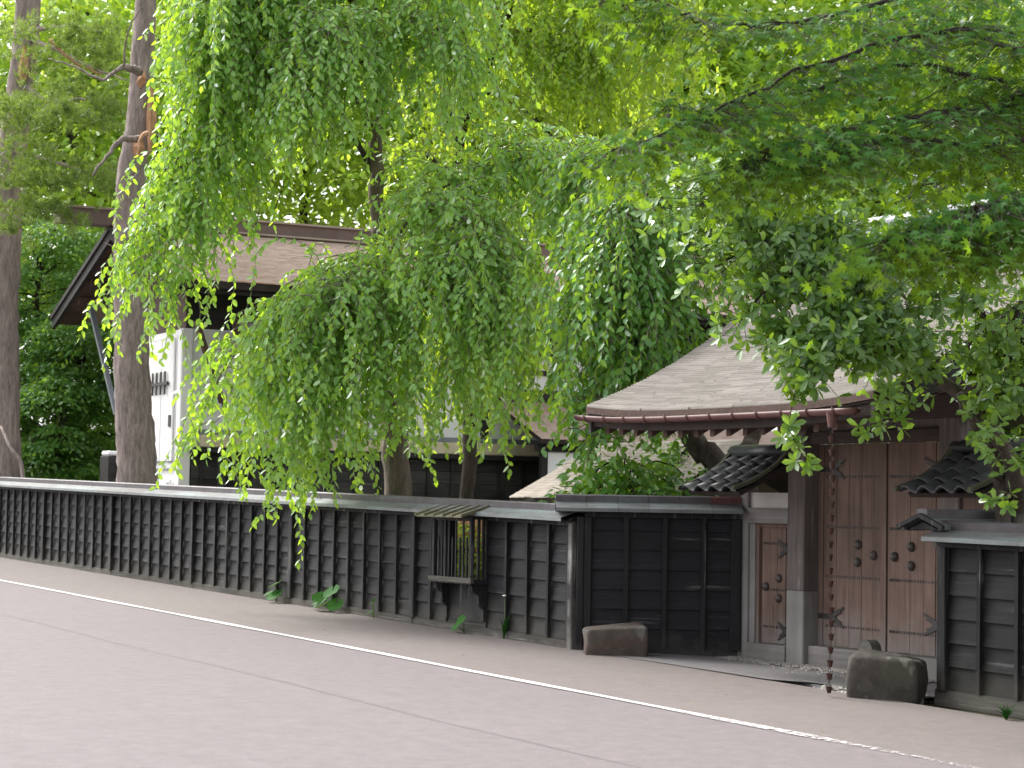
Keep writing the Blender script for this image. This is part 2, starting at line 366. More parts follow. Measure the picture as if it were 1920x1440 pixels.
M['screen'] = wood('lit_orange_cedar_board', (0.45, 0.2, 0.09), (0.66, 0.36, 0.19), 'z', 0.8, (0.75, 1.2), None)  # orange brightened so the planks look lit in the shade behind the slats
M['awning'] = wood('mossy_awning_board', (0.09, 0.088, 0.058), (0.20, 0.19, 0.12), 'y', 0.9, (0.85, 1.15), None)
M['bark_pine'] = barkmat('pine_bark', (0.095, 0.078, 0.073), (0.40, 0.33, 0.305), (13, 13, 2.6), 1.0)
M['bark_cherry'] = barkmat('cherry_bark', (0.06, 0.05, 0.042), (0.24, 0.195, 0.16), (10, 10, 3), 0.8, (0.2, 0.18, 0.10))
M['bark_dark'] = barkmat('dark_limb_bark', (0.022, 0.018, 0.015), (0.07, 0.058, 0.048), (12, 12, 4), 0.7)
M['bark_lichen'] = barkmat('lichen_bark', (0.045, 0.037, 0.032), (0.14, 0.115, 0.1), (14, 14, 8), 0.7, (0.24, 0.22, 0.2))
M['twig'] = plain('grey_brown_twig', (0.12, 0.10, 0.085), (0.22, 0.19, 0.165), 20, 0.8)
M['wound'] = wood('orange_torn_wood', (0.34, 0.17, 0.09), (0.58, 0.36, 0.22), 'z', 0.85, (0.9, 1.1), None)
M['leaf_cherry'] = leafmat('cherry_leaf', (0.095, 0.28, 0.045), (0.27, 0.53, 0.10), (0.58, 0.84, 0.04), 0.5, 0.11, 0.42)
M['leaf_cherry_back'] = leafmat('yellow_green_cherry_leaf', (0.14, 0.30, 0.03), (0.32, 0.52, 0.06), (0.72, 0.92, 0.06), 0.6, 0.05, 0.45)
M['leaf_column'] = leafmat('deep_green_cherry_leaf', (0.05, 0.19, 0.03), (0.15, 0.37, 0.065), (0.42, 0.66, 0.03), 0.48, 0.08, 0.4)
M['leaf_maple'] = leafmat('maple_leaf', (0.016, 0.075, 0.014), (0.055, 0.175, 0.035), (0.30, 0.48, 0.015), 0.48, 0.0, 0.6)  # greens darkened, putting the shade of the branches into the leaf colour
M['leaf_broad'] = leafmat('broad_leaf', (0.035, 0.11, 0.02), (0.10, 0.23, 0.04), (0.34, 0.54, 0.025), 0.5, 0.09, 0.36)
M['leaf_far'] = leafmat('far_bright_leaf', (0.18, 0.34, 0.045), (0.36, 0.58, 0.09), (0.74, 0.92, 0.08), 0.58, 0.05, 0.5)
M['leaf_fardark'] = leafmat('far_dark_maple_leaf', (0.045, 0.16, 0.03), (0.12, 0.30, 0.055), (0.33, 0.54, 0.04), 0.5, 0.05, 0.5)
M['needle'] = leafmat('pine_needle', (0.075, 0.15, 0.03), (0.19, 0.30, 0.075), (0.34, 0.46, 0.06), 0.4, 0.0, 0.6)
M['weed'] = leafmat('butterbur_leaf', (0.025, 0.10, 0.016), (0.05, 0.17, 0.03), (0.15, 0.3, 0.03), 0.3, 0.0, 0.6)
M['litter'] = plain('dry_leaf', (0.14, 0.09, 0.04), (0.34, 0.26, 0.12), 3, 0.8)
M['stem'] = plain('green_stem', (0.08, 0.14, 0.04), (0.12, 0.2, 0.06), 9)
M['white'] = plain('white_petal', (0.75, 0.75, 0.75), (0.8, 0.8, 0.8), 9)

# ------------------------------------------------------------------ layout
ANG = math.atan2(-0.856, 0.517)                 # direction of the street, left to right, coming towards the camera
P0 = (0.753, 22.9)                              # corner where the street fence meets the splayed wing
def street(s, t, z=0.0):                        # s along the street, t towards the road
    return Vector((P0[0] + 0.517 * s - 0.856 * t, P0[1] - 0.856 * s - 0.517 * t, 0.05 + SLOPE * s + z))
ST = frame(P0[0], P0[1], 0.05, ANG)             # street frame: x along the fence, -y towards the road
GT = frame(2.6, 22.9, 0.0, ANG)                 # gate frame
KU = frame(-6.15, 38.0, 0.0, math.radians(27))  # storehouse frame

def sheet(name, pts, mat, kind='structure', M_=None, parent=None, nx=1):
    b = MB(); b.add(pts, [tuple(range(len(pts)))]); o = b.build(name, mat, parent, M_)
    if parent is None: tag(o, kind=kind)
    return o
z_ = lambda x, dz=0.0: SLOPE * x + dz
# terrain under everything, the road, the strip between line and fence, the painted line
g = 400
sheet('ground', [(-g, -g, z_(-g, -0.06) ), (g, -g, z_(g, -0.06)), (g, g, z_(g, -0.06)), (-g, g, z_(-g, -0.06))], M['soil'], M_=ST)
road = sheet('road', [(-90, -22, z_(-90, -0.004)), (60, -22, z_(60, -0.004)), (60, -2.35, z_(60, -0.004)), (-90, -2.35, z_(-90, -0.004))], M['road'], M_=ST)
sheet('roadside_strip', [(-90, -2.35, z_(-90, -0.004)), (60, -2.35, z_(60, -0.004)), (60, 0.0, z_(60, 0)), (-90, 0.0, z_(-90, 0))], M['verge'], M_=ST)
lm = MB()
for i in range(150):
    x0, x1 = -75 + i, -74 + i
    j = lambda x: 0.012 * math.sin(x * 1.7) + 0.008 * math.sin(x * 5.1)
    lm.add([(x0, -2.455 + j(x0), z_(x0, 0.004)), (x1, -2.455 + j(x1), z_(x1, 0.004)), (x1, -2.345 + j(x1 + 9), z_(x1, 0.004)), (x0, -2.345 + j(x0 + 9), z_(x0, 0.004))], [(0, 1, 2, 3)])
tag(lm.build('road_marking', M['paint'], None, ST), kind='structure')
jm = MB()
for i in range(120):
    x0, x1 = -60 + i * 0.8, -60 + (i + 1) * 0.8
    j = lambda x: 0.03 * math.sin(x * 0.9) + 0.012 * math.sin(x * 3.3)
    w0 = 0.004
    jm.add([(x0, -4.62 + j(x0) - w0, z_(x0, 0.0)), (x1, -4.62 + j(x1) - w0, z_(x1, 0)), (x1, -4.62 + j(x1) + w0, z_(x1, 0)), (x0, -4.62 + j(x0) + w0, z_(x0, 0))], [(0, 1, 2, 3)])
tag(jm.build('asphalt_seam', M['seam'], None, ST), kind='structure')
# forecourt between the street line and the gate (gate frame)
def gl(s): return 0.05 + SLOPE * (s + (-0.955))    # height of the street line at gate x
fp = [(-0.98, -1.60), (2.55, -1.60), (2.75, -1.22), (4.3, -1.22), (4.3, 0.4), (0.0, 0.4), (0.0, -0.02)]
fz = [0.052, 0.006, -0.02, -0.03, -0.012, -0.012, -0.012]
fo = MB().add([(x, y, z) for (x, y), z in zip(fp, fz)] + [(1.6, -0.4, -0.012)], [(0, 1, 7), (1, 2, 7), (2, 3, 7), (3, 4, 7), (4, 5, 7), (5, 6, 7), (6, 0, 7)]).build('forecourt', M['slab'], None, GT)
tag(fo, kind='structure')
dr = MB(); dr.box(2.5, 4.3, -1.62, -1.20, -0.30, -0.2); dr.box(2.3, 4.3, -1.235, -1.195, -0.28, -0.035); 
tag(dr.build('drain_channel', M['slab'], None, GT), kind='structure')

# ------------------------------------------------------------------ black board fences
CAPC = [0]
def fence(name, label, Mf, x0, x1, rows=6, expo=0.216, base=0.09, posts=(), bat=0.46375, bat0=0.0, slope=0.0, mats=('board', 'batten'), ztop=None, gap=None, cap_x=None, zc=0.0, red=None, group=None, cl=1.2):
    t = thing(name, label, 'fence', Mf, group)
    top = base + rows * expo if ztop is None else ztop
    bm, tm = M[mats[0]], M[mats[1]]
    ps = sorted(posts)
    cuts = [x0] + [p for p in ps if x0 + 0.3 < p < x1 - 0.3] + [x1]
    for a, b in zip(cuts[:-1], cuts[1:]):
        MB().box(a + 0.003, b - 0.003, -0.035, 0.12, -0.06, base, 0.006, slope).build('sill', M['sill'] if slope else M[mats[1]], t)
        MB().box(a + 0.002, b - 0.002, -0.055, 0.10, top - 0.005, top + 0.055, 0.002, slope).build('header', tm, t)
        for r in range(rows):
            za, zb = base + r * expo, min(base + (r + 1) * expo + 0.022, top)
            segs = [(a, b)]
            if gap and za < gap[3] - 0.05 and zb > gap[2] + 0.05 and a < gap[0] and b > gap[1]:
                segs = [(a, gap[0]), (gap[1], b)]
            for sa, sb in segs:
                j = random.uniform(-0.004, 0.004); k = random.uniform(-0.004, 0.004)
                v = []
                for x, d in ((sa, j), (sb, k)):
                    v += [(x, -0.014 + d, za + d), (x, 0.020, zb), (x, 0.036, zb), (x, 0.010 + d, za + d)]
                v = [(x, y, z + slope * x) for x, y, z in v]
                MB().add(v, [(0, 1, 2, 3), (7, 6, 5, 4), (0, 4, 5, 1), (1, 5, 6, 2), (2, 6, 7, 3), (3, 7, 4, 0)]).build('board', bm, t)
    n = int((x1 - x0) / bat) + 2
    for i in range(n):
        x = bat0 + x0 + i * bat if slope == 0 else bat0 - i * bat
        if not (x0 + 0.08 < x < x1 - 0.08) or min([abs(x - p) for p in ps] + [9]) < 0.15: continue
        if gap and gap[0] - 0.03 < x < gap[1] + 0.03: continue
        w = 0.024 + random.uniform(-0.002, 0.003); lean = random.uniform(-0.006, 0.006)
        b = MB(); b.box(x - w, x + w, -0.052 + random.uniform(-.004, .004), -0.008, base + 0.002, top - 0.002, 0.003, slope)
        b.v = [(vx + lean * (vz - slope * vx), vy, vz) for vx, vy, vz in b.v]
        b.build('batten', tm, t)
    for p in ps:
        MB().bbox(p - 0.055, p + 0.055, -0.062, 0.09, base - 0.01, top + 0.0, 0.008, slope).build('post', tm, t)
    # copper cap: fascia, pitched sheets, ridge box
    cx0, cx1 = cap_x or (x0, x1)
    e = top + 0.06 + zc
    nseg = max(1, round((cx1 - cx0) / cl)); w = (cx1 - cx0) / nseg
    for yf in (1, -1):
        MB().box(cx0 + 0.01, cx1 - 0.01, 0.04 - yf * 0.215 - 0.012, 0.04 - yf * 0.215 + 0.012, e - 0.018, e + 0.012, 0.001, slope).build('fascia', tm, t)
    MB().prism([(-0.15, e - 0.01), (0.04, e + 0.06), (0.23, e - 0.01)], cx0 + 0.02, cx1 - 0.02, slope).build('cap_core', tm, t)
    for i in range(nseg):
        a, b = cx0 + i * w + 0.002, cx0 + (i + 1) * w - 0.002
        rd = red and red[0] < (a + b) / 2 < red[1]
        MB().prism([(-0.205, e + 0.022), (0.03, e + 0.105), (0.03, e + 0.112), (-0.212, e + 0.028), (-0.212, e - 0.012), (-0.205, e - 0.012)], a, b, slope).build('cap_sheet', M['patina'], t)
        MB().prism([(0.285, e + 0.022), (0.05, e + 0.105), (0.05, e + 0.112), (0.292, e + 0.028), (0.292, e - 0.012), (0.285, e - 0.012)], a, b, slope).build('cap_sheet', M['patina'], t)
        MB().prism([(-0.022, e + 0.085), (-0.03, e + 0.165), (-0.012, e + 0.18), (0.092, e + 0.18), (0.11, e + 0.165), (0.102, e + 0.085)], a, b, slope).build('ridge_cap', M['redcap' if rd else 'copper'], t)
    return t, e

postsL = [-0.06 - 3.71 * k for k in range(0, 9)]
WIN = (-2.90, -1.93, 0.66, 1.37)
fl, eL = fence('board_fence', 'long black board fence along the road with the small lattice bay window', ST, -29.8, 0.0, posts=postsL, bat0=-0.06, slope=SLOPE, gap=WIN)
fs, eS = fence('board_fence', 'short level black board fence wing between the road fence and the gate', frame(P0[0], P0[1], 0.0, 0.0), 0.09, 1.83, rows=7, expo=0.22, base=0.07, posts=(0.12, 1.80), bat0=0.47, bat=0.435, mats=('board_lv', 'batten_lv'), ztop=1.54, cap_x=(-0.24, 1.86), zc=0.01, red=(1.6, 1.9), cl=0.36)
P1 = (3.93, 18.62)
RF = frame(P1[0], P1[1], -0.035, ANG)
fr, eR = fence('board_fence', 'black board fence to the right of the gate beside the big mounting stone', RF, 0.0, 6.0, posts=(0.10, 3.8), bat0=6.12, slope=-0.012, cap_x=(0.0, 6.0), bat=0.463)
rt, eT = fence('board_fence', 'short black fence return running back to the gate with a little gabled cap end', frame(P1[0] + 0.01, P1[1] + 0.03, -0.035, ANG + math.radians(90)), 0.08, 1.1, posts=(0.2,), bat=0.46, cap_x=(-0.17, 1.12), zc=0.10)
# gable trim on the return cap
b = MB(); b.box(-0.19, -0.165, -0.2, 0.28, eT - 0.02, eT + 0.012); 
b.plate([(-0.2, 0)], 0, 0) if False else None
gb = MB()
for sgn in (-1, 1):
    y0_, y1_ = 0.04, 0.04 + sgn * 0.30
    gb.add([(-0.21, y0_, eT + 0.10), (-0.21, y0_, eT + 0.14), (-0.21, y1_, eT + 0.03), (-0.21, y1_, eT - 0.01), (-0.17, y0_, eT + 0.10), (-0.17, y0_, eT + 0.14), (-0.17, y1_, eT + 0.03), (-0.17, y1_, eT - 0.01)],
           [(0, 1, 2, 3), (7, 6, 5, 4), (0, 4, 5, 1), (1, 5, 6, 2), (2, 6, 7, 3), (3, 7, 4, 0)])
gb.build('gable_trim', M['batten_lv'], rt)
MB().bbox(-0.07, 0.035, -0.07, 0.06, -0.02, 1.42, 0.012).build('corner_post', M['worn'], fl, ST)
MB().bbox(0.005, 0.09, -0.075, 0.07, 0.0, 1.54, 0.01).build('corner_post', M['batten_lv'], fs)

# lattice bay window on the road fence
wb = MB()
S_ = SLOPE * -2.4
D_ = -0.23
wb.box(WIN[0] - 0.02, WIN[1] + 0.02, D_ - 0.03, 0.03, 0.60 + S_, 0.66 + S_)
bay = wb.build('window_bay', M['batten'], fl)
def bp(name, mb, mat='batten'): return mb.build(name, M[mat], bay, ST)
bp('sill_board', MB().box(WIN[0] - 0.04, WIN[1] + 0.04, D_ - 0.045, D_ + 0.0, 0.615 + S_, 0.675 + S_, 0.002), 'sill')
for x in (WIN[0], WIN[1] - 0.05): bp('corner_post', MB().box(x, x + 0.05, D_ - 0.02, D_ + 0.03, 0.675 + S_, 1.41 + S_))
bp('top_rail', MB().box(WIN[0], WIN[1], D_ - 0.012, D_ + 0.03, 1.36 + S_, 1.40 + S_))
n = 10
for i in range(1, n):
    x = WIN[0] + 0.05 + (WIN[1] - WIN[0] - 0.1) * i / n
    bp('slat', MB().box(x - 0.011, x + 0.011, D_ - 0.008, D_ + 0.012, 0.675 + S_, (1.36 if i % 2 == 0 else 1.16) + S_, 0.002))
for i in (1, 2):
    y = D_ + 0.03 + (0.2) * i / 3
    for x in (WIN[0] + 0.005, WIN[1] - 0.035): bp('slat', MB().box(x, x + 0.03, y - 0.014, y + 0.014, 0.66 + S_, 1.40 + S_))
for x in (WIN[0] + 0.01, WIN[1] - 0.06):      # shaped brackets under the sill
    pr = [(-0.01, 0.60), (D_ + 0.0, 0.60), (D_ + 0.02, 0.52), (-0.13, 0.47), (-0.12, 0.36), (-0.06, 0.30), (-0.055, 0.16), (-0.01, 0.14)]
    bp('bracket', MB().prism([(y, z + S_) for y, z in pr], x, x + 0.05))
bp('lower_panel', MB().box(WIN[0] + 0.06, WIN[1] - 0.06, -0.02, -0.012, 0.14 + S_, 0.60 + S_))
ax0, ax1 = WIN[0] - 0.16, WIN[1] + 0.02
for i in range(5):
    a, c = ax0 + (ax1 - ax0) * i / 5, ax0 + (ax1 - ax0) * (i + 1) / 5
    bp('awning_board', MB().prism([(-0.02, 1.53 + S_), (-0.02, 1.515 + S_), (-0.40, 1.40 + S_), (-0.40, 1.415 + S_)], a + 0.003, c - 0.003), 'awning')
for i in range(6):
    a = ax0 + (ax1 - ax0) * i / 5
    bp('awning_batten', MB().prism([(-0.02, 1.56 + S_), (-0.02, 1.53 + S_), (-0.41, 1.41 + S_), (-0.41, 1.44 + S_)], a - 0.013, a + 0.013), 'awning')
for x in (WIN[0], WIN[1]): bp('frame_post', MB().box(x - 0.04, x + 0.0, -0.03, 0.09, 0.09 + SLOPE * x, 1.385 + SLOPE * x))

# cedar screen inside the fence, seen through the lattice
scr = thing('cedar_screen', 'orange brown cedar plank screen seen through the lattice bay window', 'screen', ST)
for i in range(12):
    x = -5.35 + i * 0.16
    MB().box(x + 0.004, x + 0.156, 1.0 + random.uniform(-.006, .006), 1.02, 0.0, 1.42 + S_, 0.002).build('plank', M['screen'], scr)
for z in (0.4, 1.15): MB().box(-5.35, -3.43, 1.025, 1.06, z, z + 0.07).build('rail', M['screen'], scr)

# ------------------------------------------------------------------ shingled roofs
def prof_pts(prof):
    p = np.array(prof, float); d = np.r_[0, np.cumsum(np.hypot(*np.diff(p, axis=0).T))]; return p, d
def shingles(name, mat, parent, Mx, x0, x1, prof, expo, wid, thick, zoff=None, jit=0.25):
    p, d = prof_pts(prof); V = []; A = []
    nc = int(d[-1] / expo)
    for c in range(nc + 1):
        a = c * expo
        nx = int((x1 - x0) / wid); xs = np.linspace(x0, x1, nx + 1) + (rng.uniform(-.5, .5, nx + 1) * wid * 0.6); xs[0] = x0; xs[-1] = x1; xs.sort()
        for i in range(nx):
            s0 = a - expo * 0.15 + rng.normal() * expo * jit * 0.35; s1 = min(a + expo * 1.25, d[-1])
            y0, z0 = np.interp(s0, d, p[:, 0]), np.interp(s0, d, p[:, 1]); y1, z1 = np.interp(s1, d, p[:, 0]), np.interp(s1, d, p[:, 1])
            if s0 < 0: y0 = p[0, 0] + s0 * (p[1, 0] - p[0, 0]) / d[1]; z0 = p[0, 1] + s0 * (p[1, 1] - p[0, 1]) / d[1]
            th = thick * rng.uniform(0.85, 1.15)
            xa, xb = xs[i], xs[i + 1]
            for x, y, z in ((xa, y0, z0 - thick * .4), (xb, y0, z0 - thick * .4), (xb, y0, z0 + th), (xa, y0, z0 + th), (xb, y1, z1 + thick * .25), (xa, y1, z1 + thick * .25)):
                V.append((x, y, z + (zoff(x, y) if zoff else 0)))
            r = rng.uniform(); A += [r] * 6
    nq = len(V) // 6; b = np.arange(nq)[:, None] * 6
    F = np.concatenate([b + np.array([[0, 1, 2, 3]]), b + np.array([[3, 2, 4, 5]])])
    o = link(bpy.data.objects.new(name, np_mesh(name, np.array(V), F, mat, np.array(A))), parent, Mx)
    o['kind'] = 'stuff'; return o
def slab(name, mat, parent, Mx, xs, prof, thick, zoff=None):
    b = MB(); n = len(prof)
    for x in xs:
        for y, z in prof: b.v.append((x, y, z + (zoff(x, y) if zoff else 0)))
        for y, z in prof: b.v.append((x, y, z - thick + (zoff(x, y) if zoff else 0)))
    for k in range(len(xs) - 1):
        o, q = k * 2 * n, (k + 1) * 2 * n
        for i in range(n - 1):
            b.f.append((o + i, q + i, q + i + 1, o + i + 1)); b.f.append((o + n + i + 1, q + n + i + 1, q + n + i, o + n + i))
        b.f.append((o, o + n, q + n, q)); b.f.append((o + n - 1, q + n - 1, q + 2 * n - 1, o + 2 * n - 1))
    for k in (0, len(xs) - 1):
        o = k * 2 * n
        for i in range(n - 1): b.f.append((o + i, o + i + 1, o + n + i + 1, o + n + i))
    return b.build(name, mat, parent, Mx)

# ------------------------------------------------------------------ the gate
gate = thing('roofed_gate', 'weathered wooden gate with double plank doors under a curved grey shingle roof', 'gate', GT)
GP = [(-1.9, 2.66), (-1.5, 2.83), (-1.1, 3.02), (-0.7, 3.24), (-0.3, 3.49), (0.1, 3.79), (0.5, 4.14), (0.85, 4.48), (1.1, 4.74)]
GX0, GX1 = -0.27, 4.42
def gz(x, y):
    u_ = (x - (GX0 + GX1) / 2) / ((GX1 - GX0) / 2)
    return 0.085 * abs(u_) ** 3 * max(0.0, min(1.0, (1.0 - y) / 2.9))
gxs = list(np.linspace(GX0, GX1, 13))
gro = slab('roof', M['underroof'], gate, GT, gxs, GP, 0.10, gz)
shingles('shingles', M['kokera'], gro, GT, GX0 - 0.01, GX1 + 0.01, [(y, z + 0.004) for y, z in GP], 0.048, 0.36, 0.021, gz, 0.22)
GPB = [(4.1 - 1.9 + (-1.9 - y) + 1.9, z) for y, z in GP]
GPB = [(2.2 - y, z) for y, z in GP]
slab('roof_back', M['kokera'], gate, GT, gxs, GPB[::-1], 0.10, lambda x, y: gz(x, 2.2 - y))
b = MB(); b.prism([(0.86, 4.56), (0.9, 4.86), (0.95, 4.92), (1.25, 4.92), (1.3, 4.86), (1.34, 4.56)], GX0 - 0.05, GX1 + 0.05); b.build('ridge_box', M['greymetal'], gate)
# eave board, rafters, gutter
def eave_strip(name, y0, y1, z0, z1, mat, par):
    b = MB()
    for a, c in zip(gxs[:-1], gxs[1:]):
        za, zc = gz(a, -1.9), gz(c, -1.9)
        v = [(x, y, z + o) for x, o in ((a, za), (c, zc)) for y in (y0, y1) for z in (z0, z1)]
        b.add(v, [(0, 1, 3, 2), (4, 6, 7, 5), (0, 4, 5, 1), (2, 3, 7, 6), (0, 2, 6, 4), (1, 5, 7, 3)])
    return b.build(name, M[mat], par, GT)
eave_strip('eave_edge', -1.925, -1.86, 2.585, 2.655, 'rafter', gate)
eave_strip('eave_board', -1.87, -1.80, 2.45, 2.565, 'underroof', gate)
for i in range(17):
    x = GX0 + 0.18 + i * (GX1 - GX0 - 0.36) / 16
    o_ = gz(x, -1.75)
    MB().prism([(-1.76, 2.38 + o_), (-1.76, 2.47 + o_), (0.95, 3.95), (0.95, 3.86)], x - 0.035, x + 0.035).build('rafter', M['rafter'], gate)
gt_ = MB(); R_ = 0.058
pts = []
GN = 24
for k in range(GN + 1):
    x = GX0 - 0.06 + (GX1 - GX0 - 0.10) * k / GN
    zc = 2.585 + 0.06 * abs((x - 2.1) / 2.4) ** 3 * (1 if x < 2.1 else 0.0)
    for j in range(9):
        a = math.pi + math.pi * j / 8
        gt_.v.append((x, -1.99 + R_ * math.cos(a), zc + R_ * math.sin(a)))
    for j in range(9):
        a = 2 * math.pi - math.pi * j / 8
        gt_.v.append((x, -1.99 + (R_ - .006) * math.cos(a), zc + 0.002 + (R_ - .006) * math.sin(a)))
for k in range(GN):
    for j in range(18): gt_.f.append((k * 18 + j, k * 18 + (j + 1) % 18, (k + 1) * 18 + (j + 1) % 18, (k + 1) * 18 + j))
gt_.f += [tuple(range(9)), tuple(range(GN * 18, GN * 18 + 9))]
gut = gt_.build('gutter', M['gutter'], gate, GT, True)
for i in range(12):
    x = GX0 + 0.15 + i * 0.375
    zc = 2.585 + 0.06 * abs((x - 2.1) / 2.4) ** 3 * (1 if x < 2.1 else 0.0)
    MB().tube([(x, -1.99 + 0.066 * math.cos(a), zc + 0.066 * math.sin(a)) for a in np.linspace(math.pi - 0.3, 2 * math.pi, 9)] , 0.007, 5).build('bracket', M['gutter'], gut, GT)
CHX, CHY = 3.93, -1.99
MB().lathe([(0.035, 2.42), (0.042, 2.47), (0.055, 2.56)], (CHX, CHY, 0)).build('outlet', M['gutter'], gut, GT)
# posts, beams
MB().bbox(0.83, 1.12, 0.0, 0.22, 0.78, 2.60, 0.012).build('main_post', M['gatepost'], gate)
MB().bbox(0.828, 1.122, -0.002, 0.222, -0.02, 0.78, 0.012).build('post_foot', M['gatefoot'], gate)
MB().bbox(3.20, 3.49, 0.0, 0.22, 0.78, 2.60, 0.012).build('main_post', M['gatepost'], gate)
MB().bbox(3.198, 3.492, -0.002, 0.222, -0.02, 0.78, 0.012).build('post_foot', M['gatefoot'], gate)
MB().bbox(0.0, 0.14, 0.0, 0.12, -0.02, 1.86, 0.008).build('side_post', M['gatefoot'], gate)
MB().bbox(4.18, 4.32, 0.0, 0.12, -0.02, 1.86, 0.008).build('side_post', M['gatepost'], gate)
MB().bbox(0.35, 3.95, -0.03, 0.25, 2.60, 2.84, 0.015).build('crown_beam', M['gatebeam'], gate)
MB().bbox(1.12, 3.20, 0.05, 0.2, 2.37, 2.50, 0.01).build('lintel', M['gatebeam'], gate)
MB().box(1.12, 3.2, 0.11, 0.14, 2.50, 2.60).build('transom_panel', M['gatepost'], gate)
for x in (0.97, 3.34):
    MB().bbox(x - 0.1, x + 0.1, -0.95, 1.9, 2.84, 2.98, 0.012).build('cross_beam', M['gatebeam'], gate)
    MB().bbox(x - 0.09, x + 0.09, 1.6, 1.78, -0.02, 2.84, 0.01).build('rear_post', M['gatepost'], gate)
MB().bbox(GX0 + 0.1, GX1 - 0.1, -1.42, -1.24, 2.66, 2.80, 0.01).build('purlin', M['gatebeam'], gate)
for x in (GX1 - 0.06, GX0 + 0.02):      # bargeboards at the verges
    b = MB()
    prof = [(y, z - 0.10 + gz(x, y)) for y, z in GP]
    b.prism(prof + [(y, z - 0.19) for y, z in prof[::-1]], x, x + 0.05); b.build('bargeboard', M['blackwood'], gate)
b = MB(); b.plate([(0.35, 2.84), (3.95, 2.84), (3.6, 3.4), (0.7, 3.4)], 0.98, 1.04); b.build('gable_board', M['underroof'], gate)
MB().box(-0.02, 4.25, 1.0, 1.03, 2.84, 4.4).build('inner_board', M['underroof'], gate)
# sills
MB().bbox(0.14, 0.83, -0.02, 0.16, -0.02, 0.17, 0.008).build('side_sill', M['gatesill'], gate)
MB().bbox(1.12, 3.20, 0.06, 0.30, -0.02, 0.20, 0.01).build('main_sill', M['gatesill'], gate)
MB().box(1.12, 1.20, 0.2, 0.27, 0.2, 2.37).build('jamb', M['gatewood'], gate)
MB().box(3.12, 3.20, 0.2, 0.27, 0.2, 2.37).build('jamb', M['gatewood'], gate)
# door leaves
def nails(par, xa, xb, y, zz, n):
    b = MB()
    for i in range(n):
        x = xa + (xb - xa) * (i + 0.5) / n + random.uniform(-.006, .006)
        for z in zz:
            b.box(x - 0.007, x + 0.007, y - 0.006, y + 0.004, z - 0.014, z + 0.014)
    o = b.build('studs', M['iron'], par, GT); o['kind'] = 'stuff'; return o
def leafdoor(xa, xb, y, z0, z1, np_, zz, nn, stile=None):
    d = MB().box(xa + 0.01, xb - 0.01, y + 0.03, y + 0.055, z0 + 0.02, z1).build('door_leaf', M['gatewood'], gate, GT)
    e = [xa + (xb - xa) * i / np_ for i in range(np_ + 1)]
    for i in range(1, np_): e[i] += random.uniform(-.02, .02)
    for a, c in zip(e[:-1], e[1:]):
        MB().box(a + 0.003, c - 0.003, y + random.uniform(-.004, .004), y + 0.03, z0 + random.uniform(0, .008), z1).build('plank', M['gatewood'], d, GT)
    nails(d, xa + 0.03, xb - 0.1, y, zz, nn); return d
def bosses(d, pts, y, r=0.052):
    for x, z in pts:
        MB().lathe([(r, 0.0), (r * 1.0, 0.008), (r * 0.82, 0.026), (r * 0.5, 0.042), (r * 0.16, 0.048)], (x, y, z), 'y', 14).build('boss', M['boss'], d, GT, True)
def hinge(d, x, y, z, sg, l=0.32, h=0.10):      # forked strap hinge
    p = [(0, -0.028), (l * 0.42, -0.03), (l * 0.62, -0.06), (l * 0.95, -h * 0.95), (l * 1.0, -h * 0.82), (l * 0.84, -h * 0.5), (l * 0.93, -h * 0.42), (l * 0.74, -0.022), (l * 0.66, 0.0),
         (l * 0.74, 0.022), (l * 0.93, h * 0.42), (l * 0.84, h * 0.5), (l * 1.0, h * 0.82), (l * 0.95, h * 0.95), (l * 0.62, 0.06), (l * 0.42, 0.03), (0, 0.028)]
    p = [(x + sg * a, z + c) for a, c in p]
    if sg < 0: p = p[::-1]
    MB().plate(p, y - 0.009, y - 0.001).build('hinge', M['iron'], d, GT)
YD = 0.215
ZN = (2.02, 1.48, 0.95, 0.42)
dl = leafdoor(1.20, 2.205, YD, 0.205, 2.37, 5, ZN, 26)
dr_ = leafdoor(2.215, 3.12, YD, 0.205, 2.37, 5, ZN, 24)
MB().box(2.13, 2.205, YD - 0.012, YD - 0.001, 0.21, 2.36).build('meeting_stile', M['gatewood'], dl, GT)
bosses(dl, [(1.766, 1.30), (1.757, 1.115), (2.01, 1.195)], YD - 0.006)
bosses(dr_, [(2.33, 1.19), (2.585, 1.30), (2.585, 1.105)], YD - 0.006)
for z in (2.10, 0.52):
    hinge(dl, 1.13, YD - 0.008, z, 1, 0.42, 0.12); hinge(dr_, 3.19, YD - 0.008, z, -1, 0.42, 0.12)
# side door
MB().bbox(0.13, 0.86, -0.015, 0.13, 1.50, 1.67, 0.008).build('side_lintel', M['gatesill'], gate)
MB().box(0.14, 0.83, 0.04, 0.09, 1.67, 1.84).build('plaster_panel', M['plaster_grey'], gate)
MB().box(0.14, 0.235, 0.03, 0.11, 0.17, 1.50).build('side_jamb', M['gatefoot'], gate)
MB().box(0.235, 0.285, 0.05, 0.12, 0.17, 1.50).build('side_jamb', M['gatewood'], gate)
MB().box(0.285, 0.83, 0.06, 0.12, 1.46, 1.50).build('side_jamb', M['gatewood'], gate)
ds = leafdoor(0.285, 0.83, 0.09, 0.18, 1.46, 4, (1.28, 0.77, 0.36), 13)
bosses(ds, [(0.37, 0.80), (0.60, 0.90), (0.60, 0.68)], 0.084, 0.05)
for z in (1.22, 0.32): hinge(ds, 0.84, 0.082, z, -1, 0.25, 0.11)
